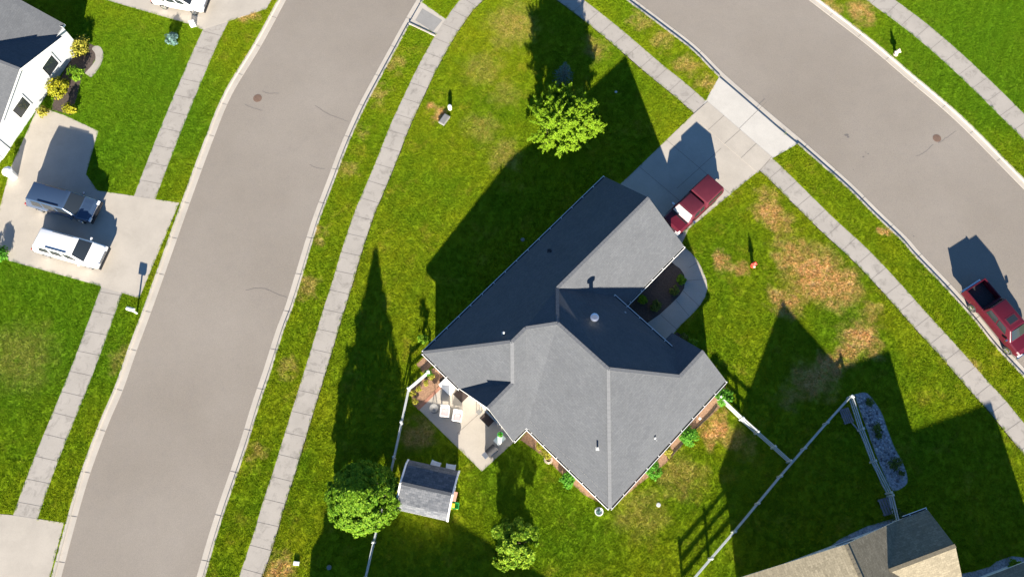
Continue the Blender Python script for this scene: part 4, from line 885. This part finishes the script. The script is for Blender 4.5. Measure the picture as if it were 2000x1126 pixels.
shrub('olive shrub inside the curved bed edging across the street', 158, 98, 1.1, .9, M['gold'], 1500, .09)
shrub('dark green shrub between the golden shrubs and curved bed edging', 152, 150, .8, .8, M['linden'], 1100, .08)
shrub('pale leaved shrub on the walk corner across the street', 88, 222, .55, .7, M['gold'], 700, .07)
shrub('bright green shrub at the left edge below the driveway across the street', 6, 500, .7, .8, M['shrub'], 900, .08)
shrub('pale green bush on the lawn below the top left driveway', 340, 82, .62, .8, M['spruce'], 1000, .07)
# hedge and shrub by the house corner that throw their shadow beside the fence
shrub('shrub in the shade along the long dark roof slope', 828, 668, .45, 1.1, M['linden'], 700)

# ================================================================== SMALL THINGS
hy = thing('fire_hydrant', 'red fire hydrant standing alone on the front lawn', 'hydrant', G(1470, 519))
bm = bmesh.new(); lathe(bm, [(.20, 0), (.20, .05), (.13, .07), (.12, .48), (.16, .50), (.16, .55), (.13, .57), (.12, .68), (.06, .76), (.05, .82)]); from_bm('barrel', bm, M['hydrant'], hy, smooth=False)
bm = bmesh.new(); cyl(bm, (-.22, 0, .42), (.22, 0, .42), .06); from_bm('side_outlet', bm, M['hydrant'], hy)
bm = bmesh.new(); cyl(bm, (0, -.26, .38), (0, 0, .38), .09); from_bm('front_outlet', bm, M['bonnet'], hy)
bm = bmesh.new(); cyl(bm, (0, 0, .80), (0, 0, .87), .035, seg=6); from_bm('top_nut', bm, M['hydrant'], hy)
h2 = thing('fire_hydrant', 'pale yellow hydrant near the kerb of the far lawn, upper right', 'hydrant', G(1749, 107))
bm = bmesh.new(); lathe(bm, [(.20, 0), (.20, .05), (.13, .07), (.12, .48), (.16, .50), (.16, .55), (.13, .57), (.12, .68), (.06, .76), (.05, .82)]); from_bm('barrel', bm, M['bonnet'], h2)
bm = bmesh.new(); cyl(bm, (-.26, 0, .42), (.26, 0, .42), .08); from_bm('side_outlet', bm, M['bonnet'], h2)
mp = thing('marker_post', 'stubby white utility marker post on the front lawn', 'post', G(879, 213))
bm = bmesh.new(); lathe(bm, [(.16, 0), (.16, .46), (.13, .54), (.05, .58)], seg=18); from_bm('tube', bm, M['white'], mp)
bm = bmesh.new(); lathe(bm, [(.165, .30), (.165, .34)], seg=18); from_bm('band', bm, M['grey'], mp)
ub = thing('utility_box', 'low grey utility box lid beside the white marker post', 'utility box', G(868, 235), math.atan2(1.6, 1))
bm = bmesh.new(); box(bm, (0, 0, .11), (.95, .55, .22), bev=.03); from_bm('housing', bm, M['grey'], ub); bm = bmesh.new(); box(bm, (0, 0, .232), (.85, .46, .03), bev=.01); from_bm('lid', bm, M['grey'], ub)
def mailbox(label, px, py, rz, h=1.05):
    t = thing('mailbox', label, 'mailbox', G(px, py), rz); bm = bmesh.new(); box(bm, (0, 0, h / 2), (.1, .1, h)); from_bm('post', bm, M['white'], t)
    bm = bmesh.new(); r = cyl(bm, (-.28, 0, h + .12), (.28, 0, h + .12), .13, seg=14); box(bm, (0, 0, h + .05), (.56, .26, .14)); from_bm('box', bm, M['white'], t); return t
mailbox('white mailbox at the kerb below the driveway across the street', 268, 612, az2)
def white_box(name, label, px, py, s, rz, m=None):
    t = thing(name, label, 'utility box', G(px, py), rz); bm = bmesh.new(); box(bm, (0, 0, s[2] / 2), s, bev=.02); from_bm('housing', bm, m or M['white'], t); bm = bmesh.new(); box(bm, (0, 0, s[2] + .012), (s[0] * .9, s[1] * .86, .03), bev=.01); from_bm('lid', bm, m or M['white'], t); return t
white_box('utility_pedestal', 'small white box on the lawn near the bottom of the sidewalk', 579.5, 1099, (.40, .27, .16), -.1)
white_box('utility_pedestal', 'small cream box at the corner of the top left driveway', 378, 50, (.45, .4, .5), .3)
t = thing('sprinkler_cover', 'round grey cover in the shade near the bottom edge', 'cover', G(643, 1107)); bm = bmesh.new(); lathe(bm, [(.17, 0), (.17, .05), (.14, .08), (.04, .09)]); from_bm('lid', bm, M['grey'], t)
def stone(label, px, py, r, m='grey'):
    t = thing('valve_cover', label, 'cover', G(px, py)); bm = bmesh.new(); lathe(bm, [(r, 0), (r, .03), (r * .8, .05), (r * .2, .055)], seg=14); from_bm('lid', bm, M[m], t)
stone('small pale valve cover in the shaded lawn left of the driveway', 1203, 180, .11, 'pvc'); stone('pale valve cover in the shaded lawn along the house', 1021, 468, .16, 'grey')
stone('white valve cover on the lawn right of the blurred house point', 1286, 985, .16, 'pvc')
gl_ = thing('garden_light', 'small white light in the mulch bed right of the house', 'light', G(1365, 818)); bm = bmesh.new(); cyl(bm, (0, 0, 0), (0, 0, .3), .02); from_bm('stake', bm, M['white'], gl_); bm = bmesh.new(); ball(bm, (0, 0, .34), .10); from_bm('globe', bm, M['white'], gl_, smooth=True)
yl = thing('yard_light', 'white ball on a thin post at the edge of the lime green crown', 'light', G(1081, 283)); bm = bmesh.new(); cyl(bm, (0, 0, 0), (0, 0, 1.9), .025); from_bm('post', bm, M['white'], yl); bm = bmesh.new(); ball(bm, (0, 0, 1.98), .13); from_bm('globe', bm, M['white'], yl, smooth=True)
pl = thing('planter_pot', 'white planter pot at the pointed bottom corner of the house', 'planter', G(1169, 999)); bm = bmesh.new(); lathe(bm, [(.2, 0), (.28, .35), (.3, .38), (.24, .38), (.2, .3)]); from_bm('pot', bm, M['white'], pl)
leaf_mesh('foliage', clumps(ell(8, .18, .18, .35, .5), 160, .12), .05, M['spruce'], pl)
def manhole(label, px, py, r):
    t = thing('manhole_cover', label, 'manhole cover', G(px, py, ROAD)); bm = bmesh.new(); lathe(bm, [(r, .004), (r, .010), (r * .88, .010), (r * .86, .007), (r * .2, .007)], seg=28); o = from_bm('frame', bm, M['iron'], t)
    bm = bmesh.new(); lathe(bm, [(r * .84, .008), (r * .84, .013), (r * .1, .014)], seg=28)
    for i in range(5): box(bm, (0, (i - 2) * r * .3, .0165), (r * 1.4 - abs(i - 2) * r * .3, .035, .006))
    from_bm('lid', bm, M['iron'], t)
manhole('rusty manhole cover in the left street inside a square patch', 503, 192, .36); manhole('reddish manhole cover in the right street', 1830, 270, .34)
inl = thing('storm_drain', 'rusty storm drain grate in the kerb of the left street', 'drain', G(503, 79, ROAD), math.atan2(*(G(517, 60) - G(496, 95)).yx)); bm = bmesh.new()
box(bm, (0, 0, .03), (.95, .06, .05), 0); box(bm, (0, .5, .03), (.95, .06, .05)); box(bm, (-.47, .25, .03), (.06, .5, .05)); box(bm, (.47, .25, .03), (.06, .5, .05)); from_bm('frame', bm, M['iron'], inl); bm = bmesh.new()
for i in range(7): box(bm, (-.36 + .12 * i, .25, .028), (.05, .46, .035))
from_bm('grate', bm, M['iron'], inl)

# stones lying in the gravel bed by the fence
bm = bmesh.new(); gpoly = [(p.x, p.y) for p in smooth_line(GL([(1672, 776), (1690, 772), (1703, 786), (1718, 810), (1730, 842), (1744, 878), (1758, 908), (1766, 930), (1750, 948), (1716, 888), (1694, 832)]), 2)]
q_ = np.stack([rng.uniform(22, 31, 9000), rng.uniform(3, 13, 9000)], 1); ins = np.zeros(len(q_), bool)
for k_ in range(len(q_)):
    x, y = q_[k_]; c_ = False
    for (x0, y0), (x1, y1) in zip(gpoly, gpoly[1:] + gpoly[:1]):
        if (y0 > y) != (y1 > y) and x < (x1 - x0) * (y - y0) / (y1 - y0) + x0: c_ = not c_
    ins[k_] = c_
sv, sf_ = [], []
for x, y in q_[ins][:900]:
    r = .03 + .10 * rnd.random() ** 3; b_ = len(sv)
    for a_ in range(5): sv.append((x + r * math.cos(a_ * 1.257) * rnd.uniform(.7, 1.2), y + r * math.sin(a_ * 1.257) * rnd.uniform(.7, 1.2), .012))
    for a_ in range(5): v_ = sv[b_ + a_]; sv.append((x + (v_[0] - x) * .55, y + (v_[1] - y) * .55, .012 + r * .7))
    for a_ in range(5): sf_.append((b_ + a_, b_ + (a_ + 1) % 5, b_ + 5 + (a_ + 1) % 5, b_ + 5 + a_))
    sf_.append(tuple(b_ + 5 + a_ for a_ in range(5)))
bm.free(); me = bpy.data.meshes.new('stones'); me.from_pydata(sv, [], sf_); tag(link('stones', me, leaf_material('stone_mix', (.10, .10, .11), (.60, .58, .56), 0.0)), 'mixed pale and dark stones in the gravel bed', 'stones', kind='stuff')
# ---- patio furniture
def patio_chair(label, px, py, rz, cushion, group=None, z=.02):
    t = thing('patio_chair', label, 'chair', G(px, py, z), rz, group)
    for sx_, sy_ in ((-.27, -.3), (.27, -.3), (-.27, .25), (.27, .25)):
        bm = bmesh.new(); box(bm, (sx_, sy_, .2 if sy_ > 0 else .2), (.05, .05, .40)); from_bm('leg', bm, M['white'], t)
    bm = bmesh.new(); box(bm, (0, -.02, .40), (.62, .64, .05), bev=.015); from_bm('seat', bm, M['white'], t)
    bm = bmesh.new(); box(bm, (0, .34, .68), (.60, .06, .62), tilt=(R(-14), 'X'), bev=.02); from_bm('backrest', bm, M['white'], t)
    for s in (1, -1):
        bm = bmesh.new(); box(bm, (s * .31, -.02, .60), (.07, .66, .04), bev=.012); box(bm, (s * .31, -.3, .5), (.05, .05, .22)); from_bm('armrest', bm, M['white'], t)
    if cushion:
        bm = bmesh.new(); box(bm, (0, -.06, .455), (.50, .50, .08), bev=.03); from_bm('cushion', bm, M['cushion'], t)
    return t
pc = patio_chair('white patio chair with pink seat, left of the pair on the patio', 870, 806, R(-4), True, 'pink seated patio chairs')
copy_tree(pc, G(894, 815, .02), R(-9), 'white patio chair with pink seat, right of the pair on the patio', 'pink seated patio chairs')
pc2 = patio_chair('pale patio chair at the dark side of the shed, nearer the round tree', 851, 911, R(160), False, 'chairs behind the shed', 0)
copy_tree(pc2, G(881, 917, 0), R(172), 'pale patio chair at the dark side of the shed, by its right corner', 'chairs behind the shed')
wb_ = thing('storage_bench', 'white storage bench against the patio wall of the house', 'bench', G(874, 757, .02), ANG + R(90)); bm = bmesh.new(); box(bm, (0, 0, .23), (1.05, .62, .46), bev=.02); from_bm('chest', bm, M['white'], wb_); bm = bmesh.new(); box(bm, (0, 0, .475), (1.10, .67, .04), bev=.012); from_bm('lid', bm, M['white'], wb_)
st = thing('wire_plant_stand', 'round wire plant stand with a dark bowl at the patio bed edge', 'plant stand', G(849, 800, .02)); bm = bmesh.new()
for i in range(8):
    t = i * math.pi / 4; cyl(bm, (.27 * math.cos(t), .27 * math.sin(t), .0), (.05 * math.cos(t), .05 * math.sin(t), .42), .010, seg=5)
lathe(bm, [(.27, .0), (.28, .012), (.26, .02)]); cyl(bm, (0, 0, .40), (0, 0, .66), .02); from_bm('frame', bm, M['grey'], st)
bm = bmesh.new(); lathe(bm, [(.05, .62), (.18, .66), (.30, .74), (.31, .78), (.24, .76), (.05, .70)]); from_bm('bowl', bm, M['grey'], st)
for lab, px, py, sx_, sy_ in (('dark brown mat on the patio beside the white storage bench', 901, 770, .85, .75), ('dark brown doormat against the patio wall, nearer the green table', 951, 819, .85, .55)):
    t = thing('doormat', lab, 'mat', G(px, py, .022), ANG + R(90)); bm = bmesh.new(); box(bm, (0, 0, .012), (sx_, sy_, .024), bev=.005); from_bm('pile', bm, M['mat_brown'], t)
    bm = bmesh.new(); box(bm, (0, 0, .008), (sx_ + .05, sy_ + .05, .012)); from_bm('border', bm, M['black'], t)
t = thing('planter_box', 'small dark brown planter box at the house wall between bed and bench', 'planter', G(866, 744, .02), ANG); bm = bmesh.new(); box(bm, (0, 0, .2), (.42, .42, .40), bev=.01); from_bm('box', bm, M['brownbox'], t); bm = bmesh.new(); box(bm, (0, 0, .405), (.36, .36, .012)); from_bm('soil', bm, M['soil'], t)
t = thing('patio_stool', 'small grey stool on the patio by the gable wall', 'stool', G(936, 806, .02), ANG); bm = bmesh.new(); box(bm, (0, 0, .40), (.34, .34, .04), bev=.01); from_bm('seat', bm, M['grey'], t)
for sx_ in (-.13, .13):
    for sy_ in (-.13, .13): bm = bmesh.new(); box(bm, (sx_, sy_, .19), (.04, .04, .38)); from_bm('leg', bm, M['grey'], t)
t = thing('plant_table', 'pale patio table with green pot near the patio corner', 'table', G(976, 860, .02), ANG); bm = bmesh.new(); box(bm, (0, 0, .62), (.75, .55, .04), bev=.01); from_bm('table_top', bm, M['white'], t)
for sx_ in (-.32, .32):
    for sy_ in (-.22, .22): bm = bmesh.new(); box(bm, (sx_, sy_, .30), (.04, .04, .60)); from_bm('leg', bm, M['white'], t)
t = thing('flower_pot', 'green pot standing on the pale patio table', 'pot', G(977, 849, .66)); bm = bmesh.new(); lathe(bm, [(.12, 0), (.18, .22), (.2, .24), (.15, .22)]); from_bm('pot', bm, M['green'], t); leaf_mesh('foliage', clumps(ell(6, .14, .14, .24, .42), 130, .1), .05, M['shrub'], t)
bb = thing('gas_grill', 'black covered grill on the patio corner', 'grill', G(960, 882, .02), R(40)); bm = bmesh.new(); box(bm, (0, 0, .45), (.75, .50, .78), bev=.03); from_bm('cart', bm, M['cover'], bb)
bm = bmesh.new(); r = cyl(bm, (-.38, 0, .92), (.38, 0, .92), .27, seg=18); from_bm('lid', bm, M['cover'], bb)
bm = bmesh.new(); box(bm, (-.55, 0, .84), (.32, .42, .04), bev=.01); from_bm('side_shelf', bm, M['steel'], bb)
bm = bmesh.new(); cyl(bm, (-.28, -.30, .94), (.28, -.30, .94), .016, seg=8); from_bm('handle', bm, M['chrome'], bb)
for s in (1, -1): bm = bmesh.new(); cyl(bm, (s * .33, .2, .09), (s * .39, .2, .09), .09); from_bm('wheel', bm, M['black'], bb)
t = thing('toy_box', 'pink brown toy chest against the white shed gable', 'toy', G(886.5, 969), R(-13)); bm = bmesh.new(); box(bm, (0, 0, .17), (.42, .62, .34), bev=.02); from_bm('chest', bm, M['terracotta'], t); bm = bmesh.new(); box(bm, (0, 0, .36), (.45, .65, .04), bev=.012); from_bm('lid', bm, M['terracotta'], t)
t = thing('toy_wagon', 'yellow and green toy wagon beside the pink toy chest', 'toy', G(888, 987), R(-6)); bm = bmesh.new(); box(bm, (0, 0, .16), (.62, .42, .05)); box(bm, (0, .20, .24), (.62, .04, .18)); box(bm, (0, -.20, .24), (.62, .04, .18)); box(bm, (.30, 0, .24), (.04, .42, .18)); from_bm('tray', bm, M['green'], t)
bm = bmesh.new(); box(bm, (-.12, 0, .27), (.30, .30, .20), bev=.03); from_bm('seat', bm, M['yellow'], t)
for sx_ in (-.2, .2):
    for s in (1, -1): bm = bmesh.new(); cyl(bm, (sx_, s * .20, .07), (sx_, s * .25, .07), .07); from_bm('wheel', bm, M['yellow'], t)
t = thing('hose_reel', 'pale garden hose coiled in the mulch bed left of the house', 'hose', G(1071, 897)); bm = bmesh.new()
for k_ in range(3):
    for i in range(18):
        a0, a1 = i * .349, (i + 1) * .349; r = .30 - .05 * k_; cyl(bm, (r * math.cos(a0), r * math.sin(a0), .03 + .03 * k_), (r * math.cos(a1), r * math.sin(a1), .03 + .03 * k_), .018, seg=5)
from_bm('coil', bm, M['bonnet'], t)
def pallet(label, px, py, sx_, sy_, rz):
    t = thing('slatted_platform', label, 'platform', G(px, py), rz, None)
    for i in range(5): bm = bmesh.new(); box(bm, (-sx_ / 2 + sx_ * (i + .5) / 5, 0, .14), (sx_ / 5 * .72, sy_, .03), bev=.004); from_bm('slat', bm, M['wood'], t)
    for y in (-.42, 0, .42): bm = bmesh.new(); box(bm, (0, y * sy_, .06), (sx_, .08, .12)); from_bm('runner', bm, M['wood'], t)
pallet('grey slatted platform beside the fence corner at the gravel bed', 1652, 812, .75, 1.1, R(16)); pallet('grey slatted platform between the gravel bed and the tan roofed house', 1731, 988, .95, 1.15, R(15))
wl_ = G(28, 345, 0)
t = thing('trash_bin', 'white bin beside the garage of the white sided house', 'bin', wl_, az2); bm = bmesh.new(); lathe(bm, [(.30, 0), (.38, .9), (.40, .95)], seg=16); from_bm('bucket', bm, M['white'], t); bm = bmesh.new(); lathe(bm, [(.42, .95), (.42, 1.0), (.2, 1.08), (.03, 1.09)], seg=16); from_bm('lid', bm, M['white'], t)

# ================================================================== THE GRASS (short tufts over every lawn in view)
def inside(P, poly):
    x, y = P[:, 0], P[:, 1]; c = np.zeros(len(P), bool); q = np.asarray(poly, float)
    for (x0, y0), (x1, y1) in zip(q, np.roll(q, -1, 0)):
        if y0 == y1: continue
        m_ = ((y0 > y) != (y1 > y)) & (x < (x1 - x0) * (y - y0) / (y1 - y0) + x0); c ^= m_
    return c
N_G = 380000
Pg = np.stack([rng.uniform(-47, 47, N_G), rng.uniform(-3, 49, N_G)], 1)
Pg = Pg[(np.abs(Pg[:, 0]) < 36.5 + .215 * (Pg[:, 1] + 1))]
lawns = [[(p.x, p.y) for p in offset(kerb_block, -.02)] + [(60, -60), (-40, -60)], [(p.x, p.y) for p in offset(kerb_west, .02)] + [(-30, 110), (-300, 110), (-300, -80)], [(12, 110)] + [(p.x, p.y) for p in offset(kerb_east, -.02)] + [(300, -60), (300, 110)]]
keep = np.zeros(len(Pg), bool)
for q in lawns: keep |= inside(Pg, q)
for q in BARE + [[(p.x, p.y) for p in foot]]: keep &= ~inside(Pg, q)
Pg = Pg[keep]
me = bpy.data.meshes.new('grass'); me.vertices.add(len(Pg)); me.vertices.foreach_set('co', np.column_stack([Pg, np.full(len(Pg), .0)]).ravel().astype(np.float32))
go = tag(link('grass', me, M['blade']), 'short green lawn grass with straw coloured dry patches', 'grass', kind='stuff')
tv, tf = [], []
for i in range(16):
    t = rng.uniform(0, 6.283); r = .11 * math.sqrt(rng.uniform(0, 1)); b = np.array([r * math.cos(t), r * math.sin(t), 0]); a = rng.uniform(0, 6.283); h_ = rng.uniform(.035, .075); wd_ = .014
    le_ = np.array([math.cos(a + 1.2), math.sin(a + 1.2), 0]) * rng.uniform(.0, .05); s_ = np.array([math.cos(a), math.sin(a), 0]) * wd_
    k_ = len(tv); tv += [tuple(b - s_), tuple(b + s_), tuple(b + le_ + np.array([0, 0, h_]))]; tf.append((k_, k_ + 1, k_ + 2))
tm = bpy.data.meshes.new('grass_tuft'); tm.from_pydata(tv, [], tf); tm.materials.append(M['blade']); tuft = bpy.data.objects.new('grass_tuft', tm)
ng = bpy.data.node_groups.new('tufts', 'GeometryNodeTree'); ng.interface.new_socket('Geometry', in_out='INPUT', socket_type='NodeSocketGeometry'); ng.interface.new_socket('Geometry', in_out='OUTPUT', socket_type='NodeSocketGeometry')
gi, go_ = ng.nodes.new('NodeGroupInput'), ng.nodes.new('NodeGroupOutput'); ip_ = ng.nodes.new('GeometryNodeInstanceOnPoints'); oi = ng.nodes.new('GeometryNodeObjectInfo'); oi.inputs['Object'].default_value = tuft
rv = ng.nodes.new('FunctionNodeRandomValue'); rv.data_type = 'FLOAT_VECTOR'; rv.inputs[0].default_value = (-.15, -.15, 0); rv.inputs[1].default_value = (.15, .15, 6.283)
rs_ = ng.nodes.new('FunctionNodeRandomValue'); rs_.data_type = 'FLOAT'; rs_.inputs[2].default_value = .7; rs_.inputs[3].default_value = 1.35
L_ = ng.links.new
L_(gi.outputs[0], ip_.inputs['Points']); L_(oi.outputs['Geometry'], ip_.inputs['Instance']); L_(rv.outputs[0], ip_.inputs['Rotation']); L_(rs_.outputs[1], ip_.inputs['Scale']); L_(ip_.outputs[0], go_.inputs[0])
mo = go.modifiers.new('tufts', 'NODES'); mo.node_group = ng
